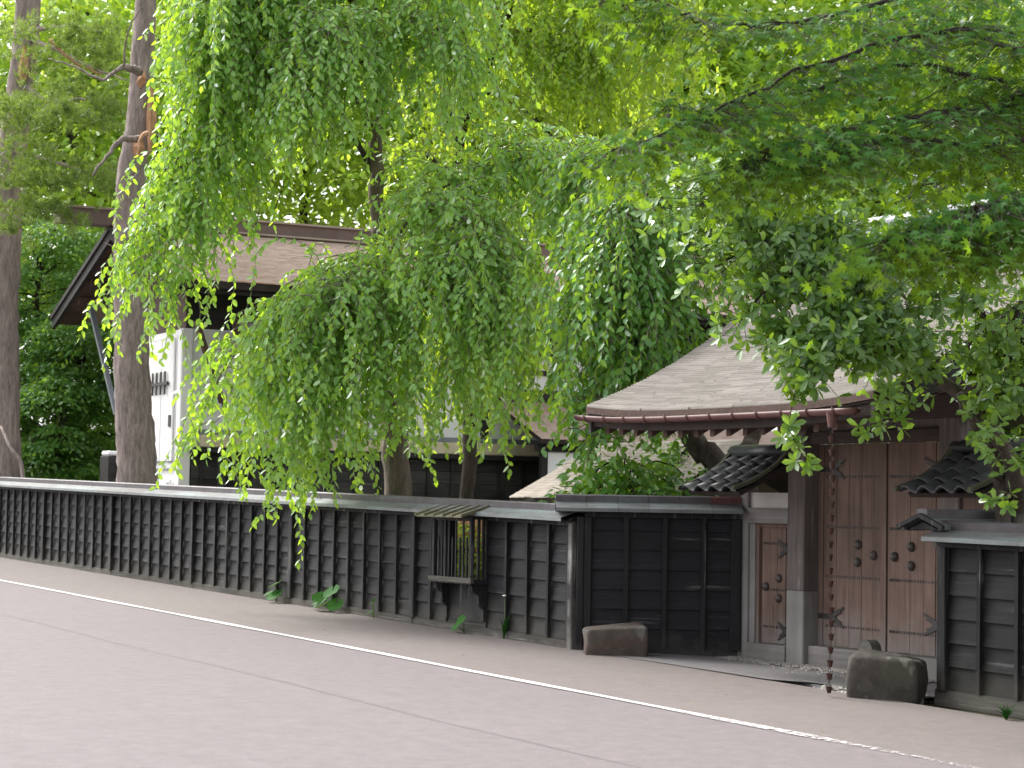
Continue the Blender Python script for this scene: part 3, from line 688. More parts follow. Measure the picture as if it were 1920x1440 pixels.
# right side wall of the gate
MB().box(3.49, 4.18, 0.04, 0.09, 0.15, 1.86).build('side_panel', M['gatewood'], gate)
MB().bbox(3.49, 4.18, -0.01, 0.13, 1.50, 1.66, 0.008).build('side_lintel', M['gatepost'], gate)
MB().bbox(3.49, 4.18, -0.01, 0.14, -0.02, 0.17, 0.008).build('side_sill', M['gatesill'], gate)

# little tiled roofs over the side bays
def tilemesh(wx, ly, th):
    b = MB(); n = 8; v = []
    for (yy, zz, ) in ((0.0, 0.0), (ly, 0.0)):
        for i in range(n + 1):
            u_ = i / n
            z = 0.034 * math.sin(u_ * 2 * math.pi - 0.6) + (0.02 if yy == 0 else -0.005)
            v.append((u_ * wx, yy, z))
        for i in range(n + 1):
            u_ = i / n
            z = 0.034 * math.sin(u_ * 2 * math.pi - 0.6) + (0.02 if yy == 0 else -0.005) - th
            v.append((u_ * wx, yy, z))
    m = 2 * (n + 1); f = []
    for i in range(n):
        f += [(i, i + 1, m + i + 1, m + i), (n + 1 + i, m + n + 1 + i, m + n + 2 + i, n + 2 + i), (i, n + 1 + i, n + 2 + i, i + 1), (m + i, m + i + 1, m + n + 2 + i, m + n + 1 + i)]
    b.add(v, f); return b.mesh('tile', M['tile'], True)
TM = tilemesh(0.262, 0.30, 0.022)
def tile_roof(xa, cols, label_=None):
    r = MB().prism([(-0.66, 1.84), (0.06, 2.20), (0.78, 1.84), (0.74, 1.80), (0.06, 2.12), (-0.62, 1.80)], xa + 0.06, xa + cols * 0.25 - 0.02).build('small_roof', M['underroof'], gate, GT)
    for side in (1, -1):
        for i in range(cols):
            for k in range(4):
                f_ = k / 4
                if side > 0:
                    y, z = -0.72 + f_ * 0.76, 1.865 + 0.31 * f_ + 0.11 * f_ * f_
                    sl = math.atan2(0.10, 0.19) if k else math.atan2(0.075, 0.19)
                    Mt = GT @ Matrix.Translation((xa + i * 0.25, y, z)) @ Matrix.Rotation(sl, 4, 'X')
                else:
                    y, z = 0.84 - f_ * 0.76, 1.865 + 0.31 * f_ + 0.11 * f_ * f_
                    Mt = GT @ Matrix.Translation((xa + (i + 1) * 0.25, y, z)) @ Matrix.Rotation(math.pi, 4, 'Z') @ Matrix.Rotation(math.atan2(0.10, 0.19), 4, 'X')
                link(bpy.data.objects.new('tile', TM), r, Mt)
    MB().prism([(-0.04, 2.25), (-0.05, 2.31), (0.0, 2.36), (0.06, 2.38), (0.12, 2.36), (0.17, 2.31), (0.16, 2.25)], xa - 0.03, xa + cols * 0.25 + 0.02).build('ridge_tile', M['tile'], r, GT, True)
    # curved verge edging
    for x in (xa - 0.03, xa + cols * 0.25 - 0.02):
        pp = [(-0.76, 1.895), (-0.55, 1.965), (-0.35, 2.055), (-0.15, 2.18), (0.0, 2.33)]
        MB().prism(pp + [(y - 0.01, z - 0.045) for y, z in pp[::-1]], x, x + 0.05).build('verge', M['mosstile'], r, GT)
tile_roof(-0.16, 4)
tile_roof(3.42, 4)

# rain chain of copper cups hanging from the gutter outlet
chain = thing('rain_chain', 'copper rain chain of little cups hanging from the gate gutter', 'rain chain', GT @ Matrix.Translation((CHX, CHY, 0)))
cupm = MB().lathe([(0.016, -0.034), (0.018, -0.032), (0.033, 0.026), (0.029, 0.026), (0.014, -0.028)], (0, 0, 0), 'z', 8).mesh('cup', M['coppercup'], False)
ncup = 20; zt, zb_ = 2.37, -0.02
for i in range(ncup):
    z = zt - (zt - zb_) * (i + 0.5) / ncup
    off = 0.012 * math.sin(i * 0.55) 
    link(bpy.data.objects.new('cup', cupm), chain, GT @ Matrix.Translation((CHX + off, CHY, z)) @ Matrix.Rotation(i * 0.9, 4, 'Z'))
    MB().tube([(CHX + off + 0.012 * math.cos(a), CHY, z + 0.028 + 0.03 * (1 + math.sin(a)) - 0.006) for a in np.linspace(0, 2 * math.pi, 9)], 0.0035, 4).build('link', M['coppercup'], chain, GT)

# ------------------------------------------------------------------ stones
def rock(name, mat, c, size, ang, seed, label, flat=0.7, lean=0.0):
    r = np.random.default_rng(seed); b = MB(); n = 22; m = 12
    V = []
    for j in range(m + 1):
        v_ = math.pi * j / m
        for i in range(n):
            u_ = 2 * math.pi * i / n
            d = np.array([math.sin(v_) * math.cos(u_), math.sin(v_) * math.sin(u_), math.cos(v_)])
            p = np.sign(d) * np.abs(d) ** flat                    # towards a rounded block
            V.append(p)
    V = np.array(V)
    for k in range(14):
        q = r.normal(size=3); q /= np.linalg.norm(q); f_ = r.uniform(1.5, 3 + k * 0.8)
        V += (0.045 / (1 + k * 0.25)) * np.sin(V @ q * f_ + r.uniform(0, 6))[:, None] * r.normal(size=3) * 0.8
    V[:, 2] += lean * V[:, 0] * (V[:, 2] > 0)
    V *= np.array(size) / 2
    F = [(j * n + i, (j + 1) * n + i, (j + 1) * n + (i + 1) % n, j * n + (i + 1) % n) for j in range(m) for i in range(n)]
    b.add(V, F)
    o = b.build(name, M[mat], None, Matrix.Translation(c) @ Matrix.Rotation(ang, 4, 'Z'), True)
    return tag(o, label, 'stone')
p = GT @ Vector((4.09, -1.45, 0))
rock('mounting_stone', 'stone_moss', (p.x, p.y, 0.13), (0.64, 0.5, 0.44), math.radians(-22), 3, 'large mossy block of stone standing beside the right hand fence end', 0.2, -0.14)
rock('block_stone', 'stone_red', (1.18, 22.42, 0.175), (0.68, 0.42, 0.36), math.radians(3), 5, 'squared reddish block of stone in front of the short fence wing', 0.2, 0.14)
# round headed hitching stone with a hole
hs_ = thing('hitching_stone', 'small upright round headed stone with a hole behind the mounting stone', 'stone', GT @ Matrix.Translation((3.38, -1.05, 0)))
b = MB(); nn = 14; outer = []; inner = []
for i in range(nn + 1):
    a = math.pi * i / nn
    outer.append((0.105 * math.cos(a), 0.33 + 0.105 * math.sin(a)))
prof = [(0.115, -0.05), (0.11, 0.15)] + outer + [(-0.11, 0.15), (-0.115, -0.05)]
b.plate([(x + 3.38, z) for x, z in prof][::-1], -1.10, -0.98)
b.build('stone_body', M['stone'], hs_, GT)
MB().lathe([(0.04, 0.0), (0.042, 0.004), (0.02, 0.006)], (3.375, -1.10, 0.335), 'y', 12).build('hole', M['iron'], hs_, GT)
# gravel beside the gate and round the chain
V = []; F = []; A = []
def pebbles(n, fx, size=(0.012, 0.03)):
    for i in range(n):
        x, y, z = fx(); r = rng.uniform(*size); k = len(V)
        q = [(1, 0, 0), (-.5, .87, 0), (-.5, -.87, 0), (0.1, 0, .7), (0, 0, -.3)]
        a = rng.uniform(0, 6.28)
        for px, py, pz in q:
            V.append((x + r * (px * math.cos(a) - py * math.sin(a)) * rng.uniform(.7, 1.2), y + r * (px * math.sin(a) + py * math.cos(a)), z + r * pz))
        F.extend([(k, k + 1, k + 3), (k + 1, k + 2, k + 3), (k + 2, k, k + 3), (k + 1, k, k + 4)])
pebbles(1500, lambda: (rng.uniform(0.0, 3.3), -0.06 - abs(rng.normal()) * 0.12, -0.005))
pebbles(900, lambda: (rng.uniform(3.2, 4.2), rng.uniform(-1.6, -1.0), -0.10 + 0.09 * rng.uniform()), (0.015, 0.04))
pebbles(260, lambda: (rng.uniform(-0.2, 3.0), -0.15 - abs(rng.normal()) * 0.35, -0.004), (0.008, 0.018))
go = link(bpy.data.objects.new('gravel', np_mesh('gravel', np.array(V), np.array(F), M['gravel'])), None, GT)
tag(go, 'pale loose gravel scattered along the foot of the gate', 'gravel', kind='stuff')

# ------------------------------------------------------------------ white storehouse with the long shingled roof
kura = thing('storehouse', 'white plastered storehouse with long pinkish shingle roof and black boarded skirt', 'house', KU @ Matrix.Translation((0, 0, 0.4)))
def kp(name, mb, mat, par=None, smooth=False): return mb.build(name, M[mat], par or kura, KU, smooth)
KB, KL, KW = 0.3, 12.5, 6.0
KG = 4.3
wall = kp('wall', MB().box(0, KL, 0, KG, KB, 4.85), 'plaster')
kp('frieze', MB().box(-0.006, 0.02, -0.01, KG + 0.008, 4.862, 5.74), 'soffit_red')
kp('frieze', MB().box(0.021, KL + 0.01, -0.012, KG + 0.01, 4.86, 5.75), 'blackwood')
b = MB(); b.add([(-0.012, 0.0, 5.75), (-0.012, KW, 5.75), (-0.012, 3.0, 6.9), (0.1, 0, 5.75), (0.1, KW, 5.75), (0.1, 3, 6.9)], [(0, 2, 1), (3, 4, 5), (0, 1, 4, 3), (1, 2, 5, 4), (2, 0, 3, 5)]); kp('gable', b, 'soffit_red')
KP = [(-1.3, 5.64), (0.8, 6.36), (3.0, 7.12)]
kr = slab('roof', M['underroof'], kura, KU, [-0.6, 4, 8, 13.2], KP, 0.14)
shingles('shingles', M['kurashingle'], kr, KU, -0.6, 13.2, [(y, z + 0.005) for y, z in KP], 0.11, 0.16, 0.014)
slab('roof_back', M['kurashingle'], kura, KU, [-0.6, 13.2], [(3.0, 7.12), (5.2, 6.36), (7.4, 5.62)], 0.14)
kp('ridge_box', MB().box(-1.75, 13.3, 2.78, 3.22, 7.06, 7.36), 'ridge')
kp('ridge_edge', MB().box(-1.80, 13.35, 2.72, 3.28, 7.361, 7.40), 'ridgeedge')
kp('ridge_edge', MB().box(-0.7, 13.3, 2.70, 3.30, 7.085, 7.12), 'ridgeedge')
for sg, ye, ze in ((-1, -1.36, 5.62), (1, 7.46, 5.60)):
    for off, th, xo in ((0.0, 0.10, -0.70), (0.10, 0.20, -0.66)):
        b = MB(); v = []
        for x in (xo, xo + 0.08):
            v += [(x, 3.0, 7.10 - off), (x, 3.0, 7.10 - off - th), (x, ye, ze - off - th), (x, ye, ze - off)]
        b.add(v, [(0, 1, 2, 3), (7, 6, 5, 4), (0, 4, 5, 1), (1, 5, 6, 2), (2, 6, 7, 3), (3, 7, 4, 0)]); kp('bargeboard', b, 'blackwood')
b = MB(); v = []
for x in (-0.58, 0.0):
    v += [(x, 3.0, 6.94), (x, 7.3, 5.46), (x, 7.3, 5.40), (x, 3.0, 6.88)]
b.add(v, [(0, 1, 2, 3), (7, 6, 5, 4), (0, 4, 5, 1), (1, 5, 6, 2), (2, 6, 7, 3), (3, 7, 4, 0)]); kp('verge_soffit', b, 'soffit_red')
for k in range(7):
    y = 0.4 + k * 0.9
    kp('verge_purlin', MB().box(-0.5, 0.0, y, y + 0.14, 6.86 - abs(y - 3) * 0.345 - 0.16, 6.86 - abs(y - 3) * 0.345), 'soffit_red')
kp('eave_beam', MB().box(-0.4, 13, -1.18, -1.06, 5.42, 5.56), 'blackwood')
kp('eave_beam', MB().box(-0.4, 13, -0.62, -0.48, 5.52, 5.68), 'blackwood')
for k in range(24):
    x = 0.1 + k * 0.52
    b = MB(); b.prism([(-1.15, 5.54), (-1.15, 5.60), (0.3, 6.08), (0.3, 6.02)], x, x + 0.07); kp('rafter', b, 'underroof')
# white gable front with its closed plaster doors
kp('corner_pilaster', MB().bbox(-0.10, 0.12, -0.10, 0.16, KB, 4.84, 0.02), 'plaster')
gd = kp('gable_door', MB().bbox(-0.09, 0.0, 0.22, 2.0, 2.2, 4.75, 0.03), 'plaster')
for a, c in ((0.28, 1.02), (1.05, 1.92)): kp('door_panel', MB().bbox(-0.13, -0.09, a, c, 2.34, 4.68, 0.02), 'plaster', gd)
gr_ = kp('vent_grille', MB().box(-0.19, -0.15, 0.5, 1.75, 3.80, 3.86), 'iron')
for k in range(4): kp('bar', MB().box(-0.185, -0.155, 0.66 + k * 0.26, 0.71 + k * 0.26, 3.62, 4.06), 'iron', gr_)
for y in (0.36, 1.55): kp('slot', MB().box(-0.15, -0.128, y, y + 0.13, 3.0, 3.22), 'iron')
for a, c, z0, z1 in ((0.3, 1.7, 1.75, 2.0), (0.2, 1.2, 1.30, 1.68), (0.15, 2.6, 0.35, 1.22)): kp('base_moulding', MB().bbox(-0.2, -0.05, a, c, z0, z1, 0.05), 'plaster')
for k in range(3): kp('pilaster_line', MB().box(0.14 + k * 0.10, 0.17 + k * 0.10, -0.03 - 0.0, 0.0, 2.7, 4.84), 'plaster')
for x in (1.35, 2.2, 3.6): kp('panel_joint', MB().box(x, x + 0.03, -0.012, 0.0, 2.75, 4.84), 'plaster_grey')
kp('skirt_corner', MB().bbox(-0.25, 0.0, 4.1, 4.75, KB, 2.5, 0.02), 'blackwood')
kp('skirt_corner_top', MB().bbox(-0.24, 0.0, 4.15, 4.7, 2.5, 2.6, 0.03), 'plaster')
# ledge and black boarded skirt along the front
kp('ledge_shadow', MB().box(0.3, 9.0, -0.11, 0.0, 2.86, 2.95), 'greymetal')
kp('ledge', MB().bbox(0.3, 9.0, -0.20, 0.0, 2.62, 2.85, 0.015), 'creamboard')
kp('skirt_rail', MB().box(0.12, 9.0, -0.30, 0.0, 2.52, 2.615), 'blackwood')
for k in range(9):
    for i in range(4):
        kp('skirt_board', MB().box(0.14 + i * 2.2, 0.14 + (i + 1) * 2.2 - 0.01, -0.10 - 0.01 * (k % 2) , -0.02, KB + k * 0.247, KB + (k + 1) * 0.247 - 0.008, 0.003), 'darkboard')
for i in range(17): kp('skirt_batten', MB().box(0.3 + i * 0.52, 0.36 + i * 0.52, -0.145, -0.10, KB, 2.52), 'blackwood_z')
# right hand part of the long wall: black timbers on white
for z0, z1 in ((3.72, 3.98), (4.28, 4.38), (4.62, 4.85)): kp('wall_timber', MB().box(6.3, KL, -0.05, 0.0, z0, z1), 'blackwood')
kp('wall_post', MB().box(6.2, 6.36, -0.07, 0, 2.62, 4.85), 'blackwood_z')
# porch roof
PP = [(-2.0, 2.92), (-1.0, 3.3), (0.0, 3.72)]
po = slab('porch_roof', M['underroof'], kura, KU, [6.55, KL], PP, 0.09)
shingles('porch_shingles', M['kurashingle'], po, KU, 6.53, KL, [(y, z + 0.004) for y, z in PP], 0.09, 0.16, 0.013)
kp('porch_beam', MB().box(6.6, KL, -1.75, -1.6, 2.68, 2.82), 'blackwood')
for i in range(6):
    x = 6.7 + i * 1.1
    kp('porch_post', MB().box(x, x + 0.13, -1.74, -1.61, KB, 2.68), 'blackwood_z')
    if i < 5: kp('porch_panel', MB().box(x + 0.13, x + 1.1, -1.69, -1.66, 2.05, 2.68), 'plaster')
    if i < 5: kp('porch_board', MB().box(x + 0.13, x + 1.1, -1.70, -1.65, KB, 1.95), 'darkboard')
kp('porch_rail', MB().box(6.7, KL, -1.73, -1.62, 1.95, 2.05), 'blackwood')
# white hood over the upper window and the leaning eave props
b = MB(); b.prism([(-0.75, 4.62), (-0.75, 4.72), (0, 5.02), (0, 4.9)], 0.95, 2.1); kp('window_hood', b, 'plaster_grey')
b = MB(); b.prism([(-0.77, 4.54), (-0.77, 4.62), (0, 4.9), (0, 4.82)], 0.92, 2.13); kp('hood_edge', b, 'blackwood')
def bar(p, q, w, d):
    p, q = Vector(p), Vector(q); b = MB(); v = []
    for c in (p, q):
        v += [c + Vector((sx * w / 2, sy * d / 2, 0)) for sx, sy in ((-1, -1), (1, -1), (1, 1), (-1, 1))]
    b.add(v, [(3, 2, 1, 0), (4, 5, 6, 7), (0, 1, 5, 4), (1, 2, 6, 5), (2, 3, 7, 6), (3, 0, 4, 7)]); return b
for x, y, z0, z1, dx in ((0.05, -0.45, 4.95, 3.45, 0.62), (0.75, -0.5, 5.1, 3.8, 0.45)):
    kp('eave_prop', bar((x, y, z0), (x + dx, y + 0.2, z1), 0.11, 0.11), 'prop')
    kp('prop_hook', bar((x + dx, y + 0.2, z1), (x + dx + 0.16, y + 0.35, z1 - 0.42), 0.035, 0.035), 'iron')
    kp('prop_knob', MB().lathe([(0.02, -0.2), (0.025, 0.06), (0.09, 0.08), (0.09, 0.13), (0.02, 0.15)], (x + dx + 0.25, y + 0.2, z1 + 0.0), 'y', 10), 'iron')
kp('eave_prop', bar((-0.3, 5.7, 5.75), (-0.05, 4.32, 3.35), 0.10, 0.10), 'greymetal')
for i in range(3):
    x = 0.55 + i * 0.34
    o = bar((x, -0.62, 0.35), (x + 0.12, -0.28, 2.45), 0.15, 0.05).build('leaning_plank', M['blackwood_z'], None, KU)
    tag(o, ['black leaning plank next to the white storehouse corner', 'middle one of three black planks leaning on the storehouse skirt', 'black leaning plank farthest from the white storehouse corner'][i], 'plank', 'planks leaning on the storehouse')

# small low shed roof behind the fence wing
sp = at(957, 936, 28.6)
SH = frame(sp.x, sp.y, 0.0, ANG)
shed = thing('garden_shed', 'low shed with a pale shingled roof just behind the short fence wing', 'shed', SH)
SPF = [(0.0, 1.76), (0.7, 2.12), (1.4, 2.55)]
sr = slab('roof', M['underroof'], shed, SH, [0.0, 3.6], SPF, 0.06)
shingles('shingles', M['shedshingle'], sr, SH, -0.01, 3.6, [(y, z + 0.003) for y, z in SPF], 0.085, 0.14, 0.012)
slab('roof_back', M['shedshingle'], shed, SH, [0.0, 3.6], [(1.4, 2.55), (2.1, 2.12), (2.8, 1.76)], 0.06)
for x in (0.3, 3.2):
    for y in (0.35, 2.4): MB().box(x, x + 0.1, y, y + 0.1, -0.05, 1.95).build('post', M['blackwood_z'], shed)
MB().box(0.3, 3.3, 1.35, 1.4, 0.0, 2.45).build('wall', M['blackwood'], shed)

# ------------------------------------------------------------------ foliage tools
LEAF = np.array([(0, 0, 0), (0.28, 0.40, 0.07), (0.66, 0.34, 0.05), (1.0, 0, -0.06), (0.66, -0.34, 0.05), (0.28, -0.40, 0.07)])
LEAFQ = np.array([(0, 5, 4, 3), (0, 3, 2, 1)])
OBO = np.array([(0, 0, 0), (0.35, 0.27, 0.05), (0.72, 0.36, 0.05), (1.0, 0, -0.05), (0.72, -0.36, 0.05), (0.35, -0.27, 0.05)])
def star():
    lobes = [(0, 1.0), (42, 0.92), (84, 0.72), (128, 0.42)]
    a = []
    pts = [(-128, .42), (-106, .2), (-84, .72), (-63, .32), (-42, .92), (-21, .36), (0, 1.0), (21, .36), (42, .92), (63, .32), (84, .72), (106, .2), (128, .42)]
    v = [(0, 0, 0.0)] + [(r * math.cos(math.radians(q)), r * math.sin(math.radians(q)), -0.16 * r * r) for q, r in pts]
    f = [(0, i, i + 1) for i in range(1, 13)]
    return np.array(v), np.array(f)
STARV, STARF = star()
def unit(a): return a / np.maximum(np.linalg.norm(a, axis=-1, keepdims=True), 1e-9)
def leaves(pos, d, nrm, ln, wd, T=LEAF, Fq=LEAFQ):
    d = unit(d); s = unit(np.cross(nrm, d)); n = np.cross(d, s)
    V = pos[:, None, :] + d[:, None, :] * (T[None, :, 0:1] * ln[:, None, None]) + s[:, None, :] * (T[None, :, 1:2] * wd[:, None, None]) + n[:, None, :] * (T[None, :, 2:3] * wd[:, None, None])
    k = len(T); F = (np.arange(len(pos))[:, None, None] * k + Fq[None]).reshape(-1, Fq.shape[1])
    r = np.repeat(rng.uniform(0, 1, len(pos)), k)
    return V.reshape(-1, 3), F, r
def catmull(pts, n=8):
    P = [Vector(p) for p in pts]; P = [P[0] * 2 - P[1]] + P + [P[-1] * 2 - P[-2]]; out = []
    for i in range(1, len(P) - 2):
        for k in range(n):
            t = k / n; a, b, c, d = P[i - 1], P[i], P[i + 1], P[i + 2]
            out.append(0.5 * ((2 * b) + (c - a) * t + (2 * a - 5 * b + 4 * c - d) * t * t + (3 * b - a - 3 * c + d) * t ** 3))
    out.append(P[-2]); return out
def limb(parent, pts, r0, r1, mat, name='limb', n=6, wob=0.0, smooth=True, nseg=6):
    c = catmull(pts, nseg)
    if wob: c = [p + Vector(rng.normal(0, wob, 3)) for p in c]
    m = len(c); rad = [r0 + (r1 - r0) * (k / (m - 1)) ** 0.8 for k in range(m)]
    MB().tube(c, rad, n, True, 0.08).build(name, M[mat], parent, Matrix.Identity(4), smooth)
    return c
def ground_z(x, y):
    s = (x - P0[0]) * 0.517 - (y - P0[1]) * 0.856
    return 0.05 + SLOPE * s - 0.06
def tree(name, label, cat, base, group=None):
    return thing(name, label, cat, Matrix.Translation((base.x, base.y, ground_z(base.x, base.y))), group)
def base_at(px, Y):
    p = at(px, 940, Y); p.z = ground_z(p.x, p.y) - 0.05; return p
def part(name, V, F, r, mat, parent, kind=True):
    o = link(bpy.data.objects.new(name, np_mesh(name, V, F, M[mat], r)), parent, Matrix.Identity(4))
    if kind: o['kind'] = 'stuff'
    return o
def merge(lst):
    V, F, R = [], [], []; n = 0
    for v, f, r in lst:
        V.append(v); F.append(f + n); R.append(r); n += len(v)
    return np.concatenate(V), np.concatenate(F), np.concatenate(R)
def twig_tubes(A, B, r):
    d = unit(B - A); ref = np.where(np.abs(d[:, 2:3]) > 0.9, np.array([[1.0, 0, 0]]), np.array([[0, 0, 1.0]]))
    s = unit(np.cross(d, ref)); n = np.cross(d, s); V = []
    for P in (A, B):
        for k in range(3):
            q = 2 * math.pi * k / 3; V.append(P + s * (r[:, None] * math.cos(q)) + n * (r[:, None] * math.sin(q)))
    V = np.stack(V, 1).reshape(-1, 3); base = np.arange(len(A))[:, None, None] * 6
    F = (base + np.array([[(0, 1, 4, 3), (1, 2, 5, 4), (2, 0, 3, 5)]])).reshape(-1, 4)
    return V, F, np.repeat(rng.uniform(0, 1, len(A)), 6)
def strands(S, D, Ln, stp=0.05, droop=0.11, wander=0.13, lsize=(0.092, 0.14), prob=0.9, stiff=2):
    K = int(Ln.max() / stp) + 1; N_ = len(S); P = S.copy(); d = unit(D)
    pos, dr, A, B, br = [], [], [], [], []
    last = P.copy()
    az = rng.uniform(0, 6.28, N_)
    for k in range(K):
        live = k * stp < Ln
        d = unit(d + np.array([0, 0, -droop]) + rng.normal(0, wander, (N_, 3)) * np.array([1, 1, 0.4]))
        P = P + d * stp
        az = az + 2.3
        ok = live & (rng.uniform(size=N_) < prob) & (k >= stiff)
        side = np.stack([np.cos(az), np.sin(az), np.zeros(N_)], 1)
        ld = d * 0.45 + side * 0.75 + np.array([0, 0, -0.55]) + rng.normal(0, 0.22, (N_, 3))
        pos.append(P[ok]); dr.append(ld[ok])
        if k % 4 == 3:
            A.append(last[live]); B.append(P[live]); br.append(np.clip(0.007 - 0.00009 * k, 0.0028, 1) * np.ones(live.sum())); last = P.copy()
    pos = np.concatenate(pos); dr = np.concatenate(dr); n = len(pos)
    nr = np.array([0, -0.45, 0.55]) + rng.normal(0, 0.5, (n, 3))
    ln = rng.uniform(*lsize, n); lv = leaves(pos, dr, nr, ln, ln * rng.uniform(0.54, 0.70, n))
    return lv, twig_tubes(np.concatenate(A), np.concatenate(B), np.concatenate(br))
def along(curve, n, lo=0.2, hi=1.0, spread=0.15):
    C = np.array([tuple(p) for p in curve]); t = rng.uniform(lo, hi, n) * (len(C) - 1); i = np.minimum(t.astype(int), len(C) - 2); f = (t - i)[:, None]
    return C[i] * (1 - f) + C[i + 1] * f + rng.normal(0, spread, (n, 3)), unit(C[i + 1] - C[i])
def weep(par, limbs, leafm, key):
    LV, TW = [], []
    for (curve, n, lo, hi, l0, l1, spread, out_, kw) in limbs:
        n = int(n * 1.75); l0, l1 = l0 * 0.55, l1 * 0.82
        S, T_ = along(curve, n, lo, hi, spread)
        h = rng.normal(0, 1, (n, 3)); h[:, 2] = np.abs(h[:, 2]) * 0.3
        D = T_ * 0.5 + unit(h) * out_ * 1.15 + np.array([0, 0, 0.15])
        a, b = strands(S, D, rng.uniform(l0, l1, n), **kw); LV.append(a); TW.append(b)
    part('crown', *merge(LV), leafm, par); part('twigs', *merge(TW), 'twig', par)

# ------------------------------------------------------------------ weeping cherry just behind the road fence
bp1 = base_at(746, 29.2)
t1 = tree('weeping_cherry', 'tall weeping cherry behind the road fence draping leafy strands over the lattice window', 'tree', bp1)
Y1 = 29.2
tr = limb(t1, [bp1, at(744, 880, Y1), at(738, 800, Y1), at(722, 720, Y1), at(716, 600, Y1), at(709, 450, Y1), at(705, 300, Y1), at(702, 120, Y1), at(700, -80, Y1), at(715, -300, Y1)], 0.23, 0.055, 'bark_cherry', 'trunk', 12, 0.012)
def A_(pts): return [at(*p) for p in pts]
Lm = {}
def lb(key, pts, r0, r1=0.012, mat='bark_dark'): Lm[key] = limb(t1, A_(pts), r0, r1, mat)
lb('a', [(703, 260, 29.2), (610, 80, 29.0), (470, 20, 28.6), (420, 50, 28.2), (365, 190, 28.0), (312, 370, 27.9), (282, 500, 27.9)], 0.06)
lb('b', [(705, 330, 29.2), (600, 160, 28.8), (490, 130, 28.4), (400, 250, 28.2), (350, 400, 28.2)], 0.05)
lb('c', [(700, -60, 29.2), (560, -160, 29.0), (450, -170, 28.6), (390, -100, 28.4)], 0.05)
lb('c2', [(702, 60, 29.2), (600, -60, 28.4), (480, -80, 27.9), (430, -30, 27.7), (390, 60, 27.6)], 0.045)
lb('e', [(702, 0, 29.2), (760, -130, 28.8), (820, -130, 28.4), (870, -60, 28.2)], 0.045)
lb('f', [(704, 220, 29.2), (750, 60, 28.6), (800, 30, 28.2), (840, 90, 28.0)], 0.04)
lb('g', [(703, 160, 29.2), (640, 60, 27.9), (600, 60, 27.4), (560, 160, 27.2)], 0.04)
lb('d1', [(716, 620, 29.2), (690, 510, 28.6), (640, 515, 28.1), (575, 570, 27.8), (525, 650, 27.7)], 0.036, 0.009, 'twig')
lb('d2', [(712, 540, 29.2), (760, 420, 28.0), (840, 395, 27.4), (900, 440, 27.0), (930, 520, 26.9)], 0.036, 0.009, 'twig')
lb('d3', [(710, 480, 29.2), (800, 370, 28.9), (900, 325, 28.6), (1010, 290, 28.4), (1090, 310, 28.2), (1130, 400, 28.2)], 0.036, 0.009, 'twig')
lb('d4', [(717, 640, 29.2), (790, 530, 27.6), (850, 500, 27.0), (920, 560, 26.7)], 0.036, 0.009, 'twig')
lb('d5', [(718, 660, 29.2), (620, 570, 28.6), (500, 590, 28.3), (420, 690, 28.3), (390, 780, 28.3)], 0.036, 0.009, 'twig')
lb('d6', [(714, 580, 29.2), (695, 510, 27.8), (655, 545, 27.2), (610, 580, 27.0)], 0.036, 0.009, 'twig')
lb('d7', [(712, 540, 29.2), (800, 450, 29.6), (900, 420, 29.9), (980, 470, 30.2)], 0.036, 0.009, 'twig')
K0 = dict()
weep(t1, [(Lm['a'], 150, 0.15, 1.0, 0.6, 1.9, 0.2, 0.8, K0), (Lm['a'], 22, 0.55, 1.0, 1.2, 2.6, 0.16, 0.7, K0), (Lm['b'], 150, 0.2, 1.0, 0.7, 2.3, 0.16, 0.8, K0),
          (Lm['c'], 150, 0.05, 1.0, 1.2, 3.4, 0.2, 0.9, K0), (Lm['c2'], 150, 0.15, 1.0, 0.8, 2.6, 0.18, 0.9, K0), (Lm['e'], 70, 0.1, 1.0, 1.2, 3.2, 0.2, 0.9, K0),
          (Lm['f'], 60, 0.1, 1.0, 0.8, 2.4, 0.18, 0.8, K0), (Lm['g'], 120, 0.1, 1.0, 0.8, 2.3, 0.18, 0.8, K0),
          (Lm['d1'], 140, 0.25, 1.0, 0.9, 3.9, 0.15, 0.8, K0), (Lm['d2'], 120, 0.25, 1.0, 0.8, 2.6, 0.17, 0.8, K0), (Lm['d3'], 190, 0.15, 0.85, 0.8, 1.8, 0.17, 0.8, K0),
          (Lm['d4'], 90, 0.3, 1.0, 0.9, 3.5, 0.16, 0.8, K0), (Lm['d5'], 36, 0.3, 1.0, 0.8, 2.0, 0.14, 0.7, K0), (Lm['d6'], 95, 0.3, 1.0, 0.9, 4.0, 0.15, 0.8, K0), (Lm['d7'], 70, 0.3, 1.0, 1.0, 3.2, 0.17, 0.8, K0)], 'leaf_cherry', 1)

# second weeping cherry further back, backlit
bp2 = base_at(872, 34.5)
t2 = tree('weeping_cherry', 'slender forked weeping cherry with yellow green backlit strands in front of the porch', 'tree', bp2)
Y2 = 34.5
limb(t2, [bp2, at(880, 760, Y2), at(868, 560, Y2), at(860, 420, Y2), at(858, 310, Y2), at(876, 210, Y2), at(918, 120, Y2), at(946, 40, Y2), at(965, -60, Y2), at(990, -260, Y2)], 0.13, 0.06, 'bark_dark', 'trunk', 10, 0.012)
L2 = {}
def lb2(key, pts, r0, r1=0.012): L2[key] = limb(t2, A_(pts), r0, r1, 'bark_dark')
lb2('a', [(868, 500, 34.5), (826, 330, 34.4), (800, 280, 34.3), (840, 230, 34.2), (880, 120, 34.0), (908, 20, 34.0)], 0.08)
lb2('b', [(880, 210, 34.5), (925, 175, 34.2), (980, 205, 33.9), (1030, 250, 33.8), (1070, 300, 33.8)], 0.06, 0.02)
